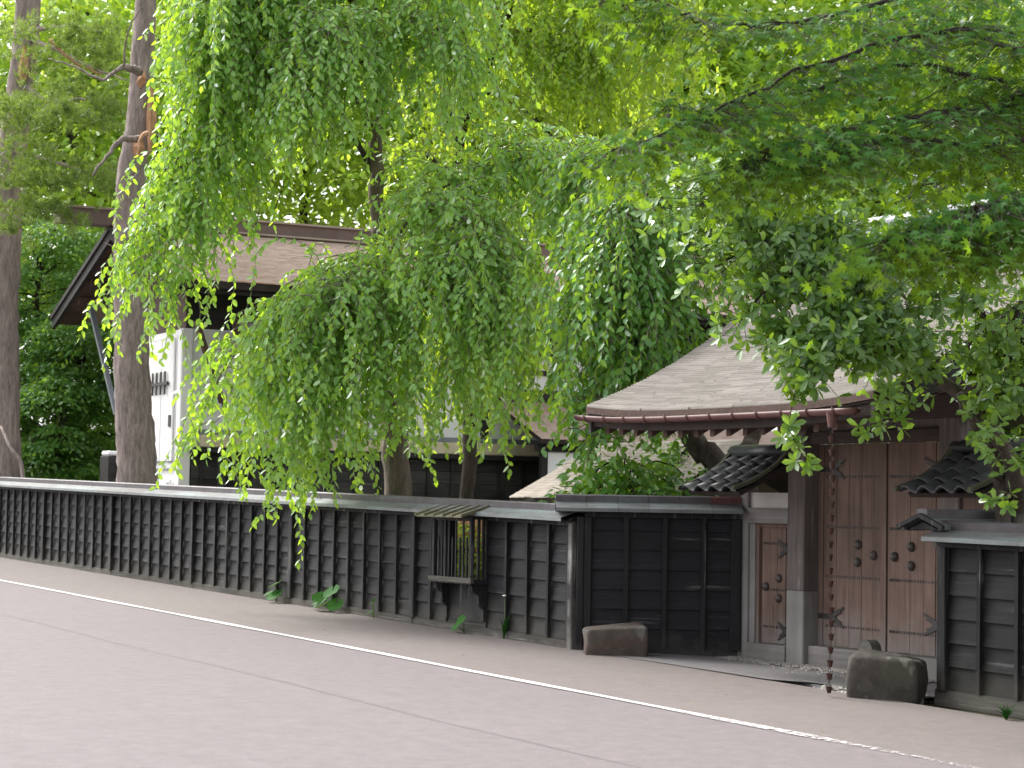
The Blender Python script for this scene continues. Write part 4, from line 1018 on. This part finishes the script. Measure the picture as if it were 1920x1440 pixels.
lb2('c', [(918, 120, 34.5), (960, 60, 34.2), (1040, 75, 34.0), (1110, 130, 33.9)], 0.05)
lb2('d', [(946, 40, 34.5), (1050, -120, 34.2), (1150, -140, 34.0), (1240, -60, 33.8)], 0.05)
lb2('e', [(960, -40, 34.5), (1060, -60, 35.2), (1160, -40, 35.8), (1250, 60, 36)], 0.05)
lb2('f', [(862, 400, 34.5), (900, 470, 33.8), (950, 500, 33.2), (985, 570, 33.0)], 0.05)
lb2('g', [(866, 480, 34.5), (850, 560, 33.6), (830, 600, 33.0), (810, 680, 32.8)], 0.05)
lb2('h', [(950, 20, 34.5), (840, -120, 34.4), (740, -130, 34.4), (660, -60, 34.4)], 0.05)
weep(t2, [(L2['a'], 60, 0.3, 1.0, 0.8, 2.2, 0.2, 0.8, K0), (L2['b'], 60, 0.2, 1.0, 0.6, 1.6, 0.2, 0.8, K0), (L2['c'], 90, 0.2, 1.0, 0.9, 2.6, 0.2, 0.9, K0), (L2['d'], 130, 0.1, 1.0, 1.6, 4.2, 0.25, 0.9, K0),
          (L2['e'], 130, 0.1, 1.0, 1.4, 4.0, 0.25, 0.9, K0), (L2['f'], 90, 0.2, 1.0, 1.2, 3.0, 0.2, 0.8, K0), (L2['g'], 60, 0.2, 1.0, 0.8, 2.2, 0.2, 0.8, K0), (L2['h'], 110, 0.1, 1.0, 1.4, 4.0, 0.25, 0.9, K0)], 'leaf_cherry_back', 2)

# third weeping cherry behind the fence wing
bp3 = base_at(1365, 25.4)
t3 = tree('weeping_cherry', 'dark green weeping cherry with leaning trunk between the fence wing and the gate roof', 'tree', bp3)
Y3 = 25.4
limb(t3, [bp3, at(1350, 900, Y3), at(1300, 825, Y3), at(1268, 720, Y3), at(1250, 600, Y3), at(1240, 480, Y3), at(1240, 370, Y3), at(1260, 200, Y3)], 0.2, 0.04, 'bark_lichen', 'trunk', 10, 0.012)
limb(t3, [bp3 + Vector((0.15, 0.1, 0)), at(1400, 880, 25.8), at(1412, 820, 26), at(1440, 700, 26.2), at(1440, 560, 26.4)], 0.17, 0.05, 'bark_lichen', 'limb', 10, 0.012)
L3 = {}
def lb3(key, pts, r0, r1=0.012): L3[key] = limb(t3, A_(pts), r0, r1, 'bark_dark')
lb3('a', [(1242, 430, 25.4), (1200, 360, 25.0), (1170, 380, 24.6), (1140, 440, 24.4), (1125, 540, 24.3)], 0.05)
lb3('b', [(1242, 420, 25.4), (1235, 350, 24.8), (1190, 400, 24.2), (1160, 500, 24.0)], 0.04)
lb3('c', [(1250, 560, 25.4), (1190, 480, 25.2), (1155, 540, 25.0), (1135, 640, 25.0)], 0.04)
lb3('d', [(1242, 430, 25.4), (1270, 360, 25.2), (1310, 380, 25.2), (1340, 450, 25.2)], 0.035)
lb3('e', [(1250, 560, 25.4), (1230, 500, 24.6), (1210, 560, 24.2), (1190, 660, 24.1)], 0.04)
lb3('f', [(1246, 480, 25.4), (1190, 350, 25.8), (1120, 310, 26.0), (1080, 350, 26.2)], 0.04)
lb3('g', [(1268, 700, 25.4), (1220, 720, 24.8), (1160, 740, 24.5), (1110, 800, 24.4)], 0.03)
weep(t3, [(L3['a'], 80, 0.3, 1.0, 1.0, 2.8, 0.14, 0.7, K0), (L3['b'], 70, 0.3, 1.0, 1.0, 2.9, 0.14, 0.7, K0), (L3['c'], 70, 0.3, 1.0, 0.9, 2.2, 0.14, 0.7, K0), (L3['d'], 60, 0.2, 1.0, 0.6, 1.5, 0.14, 0.7, K0),
          (L3['e'], 60, 0.2, 1.0, 0.9, 2.2, 0.14, 0.7, K0), (L3['f'], 80, 0.2, 1.0, 0.5, 1.3, 0.16, 0.8, K0), (L3['g'], 50, 0.2, 1.0, 0.5, 1.0, 0.14, 0.7, K0)], 'leaf_column', 3)

# ------------------------------------------------------------------ maple reaching in over the road from the right
mb_ = Vector((6.6, 14.6, 0)); mb_.z = ground_z(mb_.x, mb_.y)
t4 = tree('maple_tree', 'green maple whose layered star leaved branches hang over the gate roof', 'tree', mb_)
mt = limb(t4, [mb_, Vector((6.5, 14.4, 1.5)), Vector((6.2, 13.9, 3.2)), Vector((6.0, 13.3, 5.0)), Vector((5.9, 13.0, 7.5))], 0.22, 0.08, 'bark_dark', 'trunk', 12, 0.01)
sprays = [  # control points (px, py, distance), number of leaves, half width
    ([(2300, 60, 12.8), (1960, 95, 12.4), (1780, 60, 12.1), (1560, 110, 11.8), (1380, 190, 11.5), (1250, 250, 11.3), (1130, 285, 11.2)], 900, 0.30),
    ([(2200, 140, 12.5), (1900, 150, 12.2), (1700, 120, 12.0), (1500, 170, 11.9), (1340, 210, 11.7), (1230, 190, 11.6)], 650, 0.30),
    ([(2100, 160, 12.3), (1850, 200, 11.9), (1700, 220, 11.6), (1560, 250, 11.3), (1440, 290, 11.2), (1380, 320, 11.1)], 800, 0.28),
    ([(2100, 260, 12.0), (1850, 270, 11.6), (1720, 260, 11.4), (1600, 280, 11.2), (1500, 300, 11.1)], 600, 0.26),
    ([(2150, 330, 11.4), (1960, 370, 11.0), (1850, 380, 10.8), (1740, 420, 10.7), (1640, 460, 10.6)], 850, 0.26),
    ([(2150, 430, 11.2), (1960, 440, 10.9), (1850, 450, 10.8), (1760, 470, 10.7)], 420, 0.2),
    ([(2200, -60, 12.6), (1900, -20, 12.2), (1700, -10, 12.0), (1500, 40, 11.8), (1330, 40, 11.6), (1220, 0, 11.5), (1110, -10, 11.5)], 620, 0.28),
    ([(2200, 30, 13.2), (1900, 60, 12.9), (1700, 30, 12.7), (1550, 60, 12.5)], 650, 0.3),
    ([(2200, 220, 13.2), (1950, 240, 12.9), (1800, 320, 12.7), (1680, 380, 12.5)], 380, 0.25),
    ([(2100, 300, 12.8), (1950, 290, 12.6), (1880, 230, 12.4), (1800, 180, 12.3)], 420, 0.25),
]
LV = []; TW = []
for pts, n, w in sprays:
    n = int(n * 1.7)
    c = limb(t4, [Vector((6.1, 13.5, at(*pts[0]).z - 0.3))] + A_(pts), 0.026, 0.004, 'bark_dark', wob=0.012)
    n = int(n * 1.2); C, T_ = along(c, n, 0.10, 1.0, 0.0)
    lat = unit(np.cross(T_, np.array([0, 0, 1.0]))); o = rng.normal(0, w, n)
    q = C + lat * o[:, None] + np.array([0, 0, 1.0]) * (-np.abs(o) * 0.30 + rng.normal(0, 0.06, n) - 0.03)[:, None] + T_ * rng.normal(0, 0.08, n)[:, None]
    d = T_ * 0.6 + lat * np.sign(o)[:, None] * 0.7 + np.array([0, -0.25, -0.55]) + rng.normal(0, 0.3, (n, 3))
    nr = np.array([0.05, -0.55, 0.75]) + rng.normal(0, 0.36, (n, 3))
    n_ = n; ln = rng.uniform(0.045, 0.07, n); LV.append(leaves(q, d, nr, ln, ln, STARV, STARF))
    m = n // 3; TW.append(twig_tubes(C[:m] - T_[:m] * 0.05, q[:m], np.full(m, 0.0022)))
part('crown', *merge(LV), 'leaf_maple', t4); part('twigs', *merge(TW), 'bark_dark', t4)

# ------------------------------------------------------------------ broad leaved tree beside the gate
bp5 = base_at(1905, 19.0); 
t5 = tree('broadleaf_tree', 'leaning broad leaved tree behind the right hand fence with sprigs hanging before the gate', 'tree', bp5)
Y5 = 18.0
limb(t5, [bp5, at(1912, 1000, 19.0), at(1898, 880, 18.5), at(1842, 785, Y5), at(1760, 712, 17.9), at(1690, 690, 17.8), at(1620, 650, 17.7)], 0.12, 0.03, 'bark_lichen', 'trunk', 10, 0.006)
limb(t5, [bp5 + Vector((-0.12, -0.05, 0)), at(1880, 940, 18.8), at(1868, 880, 18.5), at(1830, 800, 18.0), at(1800, 740, 17.7)], 0.08, 0.05, 'bark_lichen', 'limb', 8, 0.005)
L5 = {}
def lb5(key, pts, r0, r1=0.006): L5[key] = limb(t5, A_(pts), r0, r1, 'bark_dark')
lb5('a', [(1760, 712, 17.9), (1700, 640, 17.8), (1610, 550, 17.7), (1560, 480, 17.6), (1500, 450, 17.6), (1420, 460, 17.6), (1340, 500, 17.6)], 0.05)
lb5('b', [(1600, 540, 17.7), (1570, 430, 17.7), (1540, 380, 17.7)], 0.025)
lb5('c', [(1690, 690, 17.8), (1600, 625, 17.5), (1520, 620, 17.3), (1465, 640, 17.2)], 0.03)
lb5('d', [(1760, 712, 17.9), (1700, 660, 17.4), (1640, 650, 17.0), (1560, 660, 16.8), (1480, 690, 16.7)], 0.03)
lb5('e', [(1842, 785, 18.0), (1860, 680, 17.8), (1840, 580, 17.6), (1780, 520, 17.5), (1680, 520, 17.4)], 0.04)
lb5('f', [(1860, 700, 17.9), (1890, 620, 17.6), (1920, 560, 17.4), (1960, 520, 17.3)], 0.03)
lb5('g', [(1560, 480, 17.6), (1450, 400, 17.5), (1370, 360, 17.4), (1300, 390, 17.4)], 0.025)
lb5('h', [(1842, 785, 18.0), (1880, 740, 17.6), (1930, 720, 17.4), (1980, 740, 17.3)], 0.03)
lb5('i', [(1560, 480, 17.6), (1490, 510, 17.3), (1430, 550, 17.2), (1390, 600, 17.2)], 0.02)
lb5('j', [(1690, 690, 17.8), (1650, 610, 17.4), (1590, 560, 17.2), (1540, 560, 17.1)], 0.02)
lb5('s1', [(1500, 690, 16.7), (1490, 740, 16.6), (1480, 800, 16.6), (1500, 850, 16.6), (1492, 900, 16.6)], 0.007, 0.003)
lb5('s2', [(1760, 720, 17.6), (1720, 745, 17.2), (1680, 790, 17.0), (1640, 815, 17.0)], 0.012, 0.003)
lb5('s3', [(1800, 740, 17.7), (1840, 800, 17.3), (1880, 860, 17.1), (1890, 950, 17.0)], 0.012, 0.003)
lb5('s4', [(1720, 745, 17.2), (1680, 735, 16.9), (1640, 760, 16.8)], 0.008, 0.003)
lb5('s5', [(1892, 870, 17.8), (1930, 850, 17.4), (1960, 880, 17.3)], 0.01, 0.003)
def whorls(spec, ls):
    P, D, NR = [], [], []
    TWa, TWb = [], []
    for key, n, lo, hi, spr, cnt in spec:
        S, T_ = along(L5[key], n, lo, hi, 0.0)
        E = S + rng.normal(0, spr, (n, 3)) * np.array([1, 1, 0.8]) + np.array([0, 0, 0.02])
        TWa.append(S); TWb.append(E)
        for k in range(n):
            m = rng.integers(3, cnt + 1); a0 = rng.uniform(0, 6.28); ax = unit((E[k] - S[k]) * 1.0 + rng.normal(0, 0.05, 3) + np.array([0, -0.1, 0.02]))
            s1 = unit(np.cross(ax, [0.2, 0.3, 1.0])); s2 = np.cross(ax, s1)
            for i in range(m):
                a = a0 + 6.28 * i / m
                P.append(E[k]); D.append(ax * 0.45 + (s1 * math.cos(a) + s2 * math.sin(a)) * 0.8 + np.array([0, 0, -0.22])); NR.append(ax * 0.6 + np.array([0, -0.35, 0.5]) + rng.normal(0, 0.25, 3))
    P, D, NR = np.array(P), np.array(D), np.array(NR); ln = rng.uniform(*ls, len(P))
    return leaves(P, D, NR, ln, ln * rng.uniform(0.52, 0.66, len(P)), OBO), twig_tubes(np.concatenate(TWa), np.concatenate(TWb), np.full(sum(map(len, TWa)), 0.0028))
lv, tw = whorls([('a', 480, 0.1, 1.0, 0.22, 6), ('b', 110, 0.2, 1.0, 0.16, 6), ('c', 210, 0.1, 1.0, 0.17, 6), ('d', 300, 0.15, 1.0, 0.14, 6), ('e', 240, 0.1, 1.0, 0.20, 6), ('f', 90, 0.0, 1.0, 0.2, 6), ('g', 230, 0.1, 1.0, 0.22, 6), ('h', 70, 0.0, 1.0, 0.16, 6), ('i', 150, 0.0, 1.0, 0.16, 6), ('j', 170, 0.0, 1.0, 0.17, 6),
                 ('s1', 22, 0.15, 0.95, 0.05, 6), ('s2', 16, 0.3, 1.0, 0.06, 6), ('s3', 24, 0.2, 1.0, 0.09, 6), ('s4', 9, 0.3, 1.0, 0.05, 6), ('s5', 14, 0.2, 1.0, 0.08, 6)], (0.085, 0.135))
part('crown', *lv, 'leaf_broad', t5); part('twigs', *tw, 'bark_dark', t5)

# ------------------------------------------------------------------ pines at the left
bp6 = base_at(262, 36.4)
t6 = tree('pine_tree', 'old pine trunk with torn orange bark standing before the white storehouse', 'tree', bp6)
Y6 = 36.4
c6 = limb(t6, [bp6, at(258, 900, Y6), at(250, 760, Y6), at(246, 600, Y6), at(243, 450, Y6), at(246, 330, Y6), at(262, 230, Y6), at(266, 130, Y6), at(272, 20, Y6), at(280, -150, Y6)], 0.40, 0.17, 'bark_pine', 'trunk', 20, 0.0, True, 8)
w6 = MB(); 
for (px0, py0, px1, py1, dx) in ((284, 150, 280, 290, 12), (268, 130, 262, 165, 8), (262, 255, 256, 300, 10)):
    q0, q1 = at(px0, py0, Y6 - 0.21), at(px1, py1, Y6 - 0.22); m_ = (q0 + q1) / 2 + Vector((0.02, -0.03, 0))
    w6.tube([q0, q0.lerp(m_, .5), m_, m_.lerp(q1, .5), q1], [0.015, 0.085, 0.10, 0.07, 0.015], 6, True, 0.3)
w6.build('torn_wood', M['wound'], t6, Matrix.Identity(4))
limb(t6, A_([(262, 262, 35.0), (225, 262, 34.7), (205, 290, 34.5), (172, 328, 34.3)]), 0.07, 0.02, 'bark_pine', 'broken_branch', 7, 0.01)
limb(t6, A_([(275, 250, 35.0), (262, 262, 34.8), (258, 300, 34.7)]), 0.05, 0.015, 'wound', 'broken_branch', 6, 0.01)
limb(t6, A_([(262, 135, 35.0), (235, 125, 34.6), (215, 135, 34.3)]), 0.09, 0.03, 'bark_pine', 'broken_branch', 7, 0.01)
limb(t6, A_([(230, 130, 34.5), (240, 60, 34.2), (270, 10, 34.0), (330, -20, 33.8)]), 0.02, 0.008, 'bark_pine', 'dead_branch', 5, 0.01)
limb(t6, A_([(215, 135, 34.3), (190, 150, 34.2), (140, 125, 34.2), (90, 110, 34.2)]), 0.04, 0.01, 'bark_pine', 'dead_branch', 5, 0.01)

bp7 = base_at(4, 42.0)
t7 = tree('pine_tree', 'tall pine with soft olive needle layers and an orange scar on its trunk', 'tree', bp7)
Y7 = 42.0
limb(t7, [bp7, at(6, 880, Y7), at(4, 700, Y7), at(6, 560, Y7), at(14, 400, Y7), at(26, 250, Y7), at(44, 130, Y7), at(52, 0, Y7), at(58, -200, Y7)], 0.40, 0.24, 'bark_pine', 'trunk', 18, 0.0, True, 8)
w7 = MB(); q0, q1 = at(46, 85, Y7 - 0.28), at(42, 160, Y7 - 0.33)
w7.tube([q0, q0.lerp(q1, .35), q0.lerp(q1, .7), q1], [0.02, 0.09, 0.10, 0.02], 7, True, 0.25); w7.build('torn_wood', M['wound'], t7, Matrix.Identity(4))
def needles(par, plates, n_per=26, ln=(0.10, 0.17)):
    P, D = [], []
    for (px, py, Y, wx, wy, n) in plates:
        c = np.array(at(px, py, Y))
        n = int(n * 0.6); q = rng.normal(0, 1, (n, 3)) * np.array([wx, wx * 0.9, wy]) + c
        q[:, 2] -= 0.10 * ((q[:, 0] - c[0]) / wx) ** 2
        for k in range(n):
            d = rng.normal(0, 1, (n_per, 3)) + np.array([0, 0, 0.9]); P.append(np.repeat(q[k:k + 1], n_per, 0) + rng.normal(0, 0.03, (n_per, 3))); D.append(unit(d))
    P = np.concatenate(P); D = np.concatenate(D); n = len(P); L_ = rng.uniform(*ln, n)
    s = unit(np.cross(D, rng.normal(0, 1, (n, 3)))) * 0.010
    V = np.stack([P - s, P + s, P + D * L_[:, None]], 1).reshape(-1, 3)
    part('crown', V, np.arange(n * 3).reshape(-1, 3), np.repeat(rng.uniform(0, 1, n), 3), 'needle', par)
plates = [(60, 190, 40.5, 0.8, 0.16, 190), (150, 180, 39.5, 0.6, 0.16, 160), (190, 60, 40, 0.5, 0.2, 120), (130, 60, 39.5, 0.5, 0.2, 140), (60, 200, 39, 0.8, 0.12, 150), (20, 215, 39, 0.6, 0.12, 110), (140, 215, 38.5, 0.5, 0.1, 110), (190, 190, 39, 0.3, 0.14, 70),
          (80, 300, 39.5, 0.6, 0.16, 140), (170, 330, 39, 0.55, 0.14, 160), (230, 345, 39, 0.3, 0.1, 70), (60, 330, 39, 0.5, 0.14, 130), (40, 380, 38.8, 0.45, 0.1, 110), (100, 395, 38.8, 0.4, 0.1, 90), (30, 250, 40.5, 0.5, 0.14, 90), (130, 100, 41, 0.7, 0.2, 130), (20, 60, 40, 0.4, 0.2, 60), (220, 110, 40.5, 0.5, 0.2, 90), (10, 420, 38.9, 0.25, 0.08, 40)]
needles(t7, plates)
for pts in ([(40, 150, 42), (90, 190, 41), (150, 185, 40), (200, 190, 39)], [(20, 280, 42), (90, 300, 40.5), (170, 325, 39.5), (240, 345, 39)], [(50, 60, 42), (110, 50, 41), (190, 60, 40)], [(20, 330, 42), (60, 370, 40), (110, 395, 39)], [(46, 70, 42), (110, 95, 41), (180, 130, 40), (240, 150, 39)]):
    limb(t7, A_(pts), 0.07, 0.015, 'bark_pine', 'limb', 6, 0.01)
o_ = limb(t7, A_([(95, 75, 40), (130, 110, 39.8), (190, 140, 39.6)]), 0.05, 0.02, 'wound', 'dead_branch', 6, 0.01)
limb(t7, A_([(2, 800, 41), (20, 840, 40.5), (40, 870, 40.4), (46, 940, 40.3)]), 0.03, 0.04, 'bark_pine', 'dead_branch', 6, 0.0)

# ------------------------------------------------------------------ trees and bushes in the garden and behind the house
def cloud_tree(name, label, px, Y, top, bot, wx, n, leafm, lsize=(0.10, 0.16), trunk=0.18, clumps=70, group='leafy trees filling the garden behind the house', flat=0.35, lean=0.0, cat='tree'):
    b = base_at(px, Y)
    t = tree(name, label, cat, b, group)
    zt = at(px, top, Y).z; zb = max(at(px, bot, Y).z, b.z + 0.2); cz = (zt + zb) / 2; hz = (zt - zb) / 2
    cx = b.x + lean
    limb(t, [b, Vector((b.x + lean * .3, b.y, b.z + (cz - b.z) * .5)), Vector((cx, b.y, cz)), Vector((cx + 0.2, b.y + .1, zt - hz * 0.3))], trunk, trunk * 0.3, 'bark_dark', 'trunk', 8, 0.03)
    C = rng.normal(0, 1, (clumps, 3)); C = unit(C) * (rng.uniform(0.25, 1.0, (clumps, 1)) ** 0.5) * np.array([wx, wx * 0.8, hz]) + np.array([cx, b.y, cz])
    for k in range(0, min(clumps, 24)):
        q = C[k]; m_ = Vector((cx, b.y, cz + (q[2] - cz) * 0.4))
        limb(t, [m_, m_.lerp(Vector(q), .5) + Vector((0, 0, .2)), Vector(q)], trunk * 0.28, 0.012, 'bark_dark', 'limb', 5, 0.02, True, 3)
    i = rng.integers(0, clumps, n); r = wx * 0.24
    off = rng.normal(0, 1, (n, 3)) * np.array([r, r, r * flat])
    off[:, 2] -= 0.35 * (off[:, 0] ** 2 + off[:, 1] ** 2) / max(r, 1e-3) * 0.5
    P = C[i] + off
    d = unit(off * np.array([1, 1, 0.3])) + np.array([0, 0, -0.5]) + rng.normal(0, 0.4, (n, 3))
    nr = np.array([0, -0.3, 0.8]) + rng.normal(0, 0.45, (n, 3)); ln = rng.uniform(*lsize, n)
    part('crown', *leaves(P, d, nr, ln, ln * rng.uniform(0.5, 0.75, n)), leafm, t)
    return t
far = [  # px, distance, top, bottom, half width, leaves, material
    (120, 52, -80, 620, 3.2, 9000, 'leaf_far'), (330, 56, -250, 480, 3.6, 8000, 'leaf_far'), (560, 54, -250, 470, 3.6, 9000, 'leaf_far'), (790, 57, -300, 520, 3.8, 9000, 'leaf_far'),
    (1010, 54, -250, 560, 3.4, 10000, 'leaf_far'), (1220, 52, -250, 640, 3.2, 10000, 'leaf_far'), (1420, 54, -300, 700, 3.6, 10000, 'leaf_far'), (1640, 52, -300, 740, 3.4, 9000, 'leaf_far'), (1860, 54, -300, 760, 3.6, 9000, 'leaf_far'),
    (2100, 55, -300, 760, 3.6, 6000, 'leaf_far'), (2360, 54, -300, 860, 3.8, 6000, 'leaf_far'), (2640, 52, -300, 880, 3.8, 6000, 'leaf_far'), (-120, 55, -300, 600, 3.4, 6000, 'leaf_far')]
names = ['beyond the two pines at the garden edge', 'behind the left end of the storehouse ridge', 'rising above the storehouse ridge', 'behind the weeping cherry crown', 'beyond the storehouse roof beside the slender cherry', 'behind the house above the fence wing', 'behind the gate roof', 'beyond the broad leaved tree', 'behind the maple branches', 'beyond the maple trunk', 'farther along the street past the maple', 'at the end of the right hand fence', 'past the tall pine']
for f_, nm in zip(far, names):
    cloud_tree('garden_tree', 'bright sunlit leafy tree ' + nm, f_[0], f_[1], f_[2], f_[3], f_[4] * 1.15, int(f_[5] * 1.8), f_[6], lsize=(0.2, 0.32), clumps=130)
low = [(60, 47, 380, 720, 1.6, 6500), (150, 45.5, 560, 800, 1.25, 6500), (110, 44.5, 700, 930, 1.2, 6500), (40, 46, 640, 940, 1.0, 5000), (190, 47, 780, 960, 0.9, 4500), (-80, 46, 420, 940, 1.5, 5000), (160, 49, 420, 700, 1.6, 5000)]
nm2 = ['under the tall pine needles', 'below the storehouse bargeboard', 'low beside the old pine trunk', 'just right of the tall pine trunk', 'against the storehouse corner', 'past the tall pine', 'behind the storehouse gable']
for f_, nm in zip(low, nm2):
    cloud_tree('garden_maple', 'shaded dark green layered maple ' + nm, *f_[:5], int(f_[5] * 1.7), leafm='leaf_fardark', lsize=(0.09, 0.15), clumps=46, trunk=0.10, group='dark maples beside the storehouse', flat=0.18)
cloud_tree('garden_shrub', 'bright yellow green shrub showing through the side of the lattice window', 905, 27.0, 980, 1120, 0.55, 2600, 'leaf_far', (0.06, 0.1), 0.03, 30, 'shrubs inside the fence', 0.6, cat='shrub')
cloud_tree('garden_shrub', 'dark leafy shrub behind the short fence wing cap', 1180, 25.2, 850, 1000, 0.85, 2600, 'leaf_column', (0.09, 0.14), 0.03, 34, 'shrubs inside the fence', 0.6, cat='shrub')
cloud_tree('garden_shrub', 'leafy shrub seen under the gate roof beside the leaning cherry trunk', 1300, 26.8, 820, 980, 0.6, 2400, 'leaf_column', (0.07, 0.12), 0.03, 30, 'shrubs inside the fence', 0.6, cat='shrub')
cloud_tree('garden_shrub', 'leafy bush behind the gate to the right', 1800, 26, 700, 1000, 1.6, 3500, 'leaf_column', (0.09, 0.14), 0.05, 40, 'shrubs inside the fence', 0.6, cat='shrub')

# ------------------------------------------------------------------ weeds at the foot of the fence
def disc_leaf(r, cup, notch=0.35):
    n = 16; v = [(0, 0, 0)]
    for i in range(n + 1):
        a = -math.pi + notch / 2 + (2 * math.pi - notch) * i / n
        w = 1 + 0.06 * math.sin(a * 7) + random.uniform(-.02, .02)
        v.append((r * w * math.cos(a), r * w * math.sin(a) * 0.92, cup * (1 + 0.3 * math.sin(a * 3)) * r))
    f = [(0, i, i + 1) for i in range(1, n + 1)]
    return np.array(v), np.array(f)
def butterbur(s, label, lvs):
    b = street(s, 0.10); b.z = 0.05 + SLOPE * s
    t = thing('butterbur_plant', label, 'plant', Matrix.Translation(b), 'weeds along the foot of the road fence')
    for dx, dy, h, r, tilt in lvs:                 # dx along the fence, dy towards the road
        top = street(s + dx, 0.10 + dy, h)
        MB().tube([b + Vector((0, 0, 0)), b.lerp(top, .5) + Vector((0, 0, .03)), top], [0.008, 0.006, 0.005], 5).build('stem', M['stem'], t, Matrix.Identity(4))
        V, F = disc_leaf(r * 0.82, 0.12)
        me = np_mesh('leaf', V, F, M['weed'], np.full(len(V), random.random()), True)
        Mx = Matrix.Translation(top) @ Matrix.Rotation(ANG - 1.57 + random.uniform(-.7, .7), 4, 'Z') @ Matrix.Rotation(tilt, 4, 'Y') @ Matrix.Rotation(random.uniform(-.3, .3), 4, 'X')
        link(bpy.data.objects.new('leaf', me), t, Mx)
def s_of(px):
    q = (px - 960) / FPX; return (q * 22.9 - 0.753) / (0.517 + 0.856 * q)
butterbur(s_of(540), 'pair of round green butterbur leaves stacked at the foot of the long fence', [(0.0, 0.03, 0.26, 0.15, 0.5), (0.10, 0.08, 0.11, 0.16, 0.6), (-0.18, 0.05, 0.12, 0.10, 0.5)])
butterbur(s_of(642), 'spreading clump of big butterbur leaves at the foot of the long fence', [(0.10, 0.05, 0.27, 0.17, 0.6), (-0.22, 0.06, 0.17, 0.16, 0.55), (-0.10, 0.12, 0.10, 0.15, 0.6), (0.32, 0.1, 0.11, 0.15, 0.7), (-0.38, 0.05, 0.08, 0.1, 0.4), (0.05, 0.15, 0.09, 0.13, 0.5)])
butterbur(s_of(893), 'small folded green weed under the lattice bay window', [(0.02, 0.06, 0.16, 0.09, 0.9), (-0.08, 0.08, 0.07, 0.09, 0.9), (0.04, 0.1, 0.05, 0.07, 0.8)])
butterbur(s_of(722), 'tiny weed sprouting between the clump and the bay window', [(0.0, 0.03, 0.20, 0.045, 0.4), (0.05, 0.03, 0.24, 0.04, 0.5), (-0.03, 0.05, 0.07, 0.05, 0.5)])
# grassy weeds: thin blades, one with a small white flower
def blades(s, label, n, h, flower, Mf=None):
    b = street(s, 0.07); b.z = 0.05 + SLOPE * s
    t = thing('grass_weed', label, 'plant', Matrix.Translation(b), 'thin weeds along the fences')
    for i in range(n):
        a = rng.uniform(0, 6.28); l = h * rng.uniform(0.5, 1.0); q = Vector((math.cos(a), math.sin(a), 0)) * rng.uniform(0.03, 0.14)
        MB().tube([b, b + q * .4 + Vector((0, 0, l * .7)), b + q + Vector((0, 0, l))], [0.007, 0.006, 0.001], 3).build('blade', M['weed'], t, Matrix.Identity(4))
    if flower:
        MB().tube([b, b + Vector((0.01, 0, 0.3)), b + Vector((0.0, 0, 0.50))], 0.004, 4).build('stalk', M['stem'], t, Matrix.Identity(4))
        MB().lathe([(0.012, 0), (0.028, 0.008), (0.01, 0.018)], tuple(b + Vector((0, 0, 0.50)))).build('flower', M['white'], t, Matrix.Identity(4))
blades(s_of(962), 'thin grassy weed with one white flower against the long fence', 12, 0.32, True)
blades(6.75, 'low tuft of grass at the foot of the right hand fence', 26, 0.14, False)

# a few fallen leaves and bits of grit on the road
n = 150
sx_ = rng.uniform(-16, 12, n); ty_ = np.abs(rng.normal(0, 1.6, n)) + 0.06
q = np.array([tuple(street(a, b, 0.008)) for a, b in zip(sx_, ty_)])
ln = rng.uniform(0.012, 0.05, n)
lv = leaves(q, np.c_[rng.normal(0, 1, (n, 2)), np.zeros(n)], np.array([0, 0, 1.0]) + rng.normal(0, 0.12, (n, 3)), ln, ln * 0.6)
o = part('leaf_litter', *lv, 'litter', None)
tag(o, 'small dry leaves scattered on the asphalt beside the fence', 'leaf litter', kind='stuff')
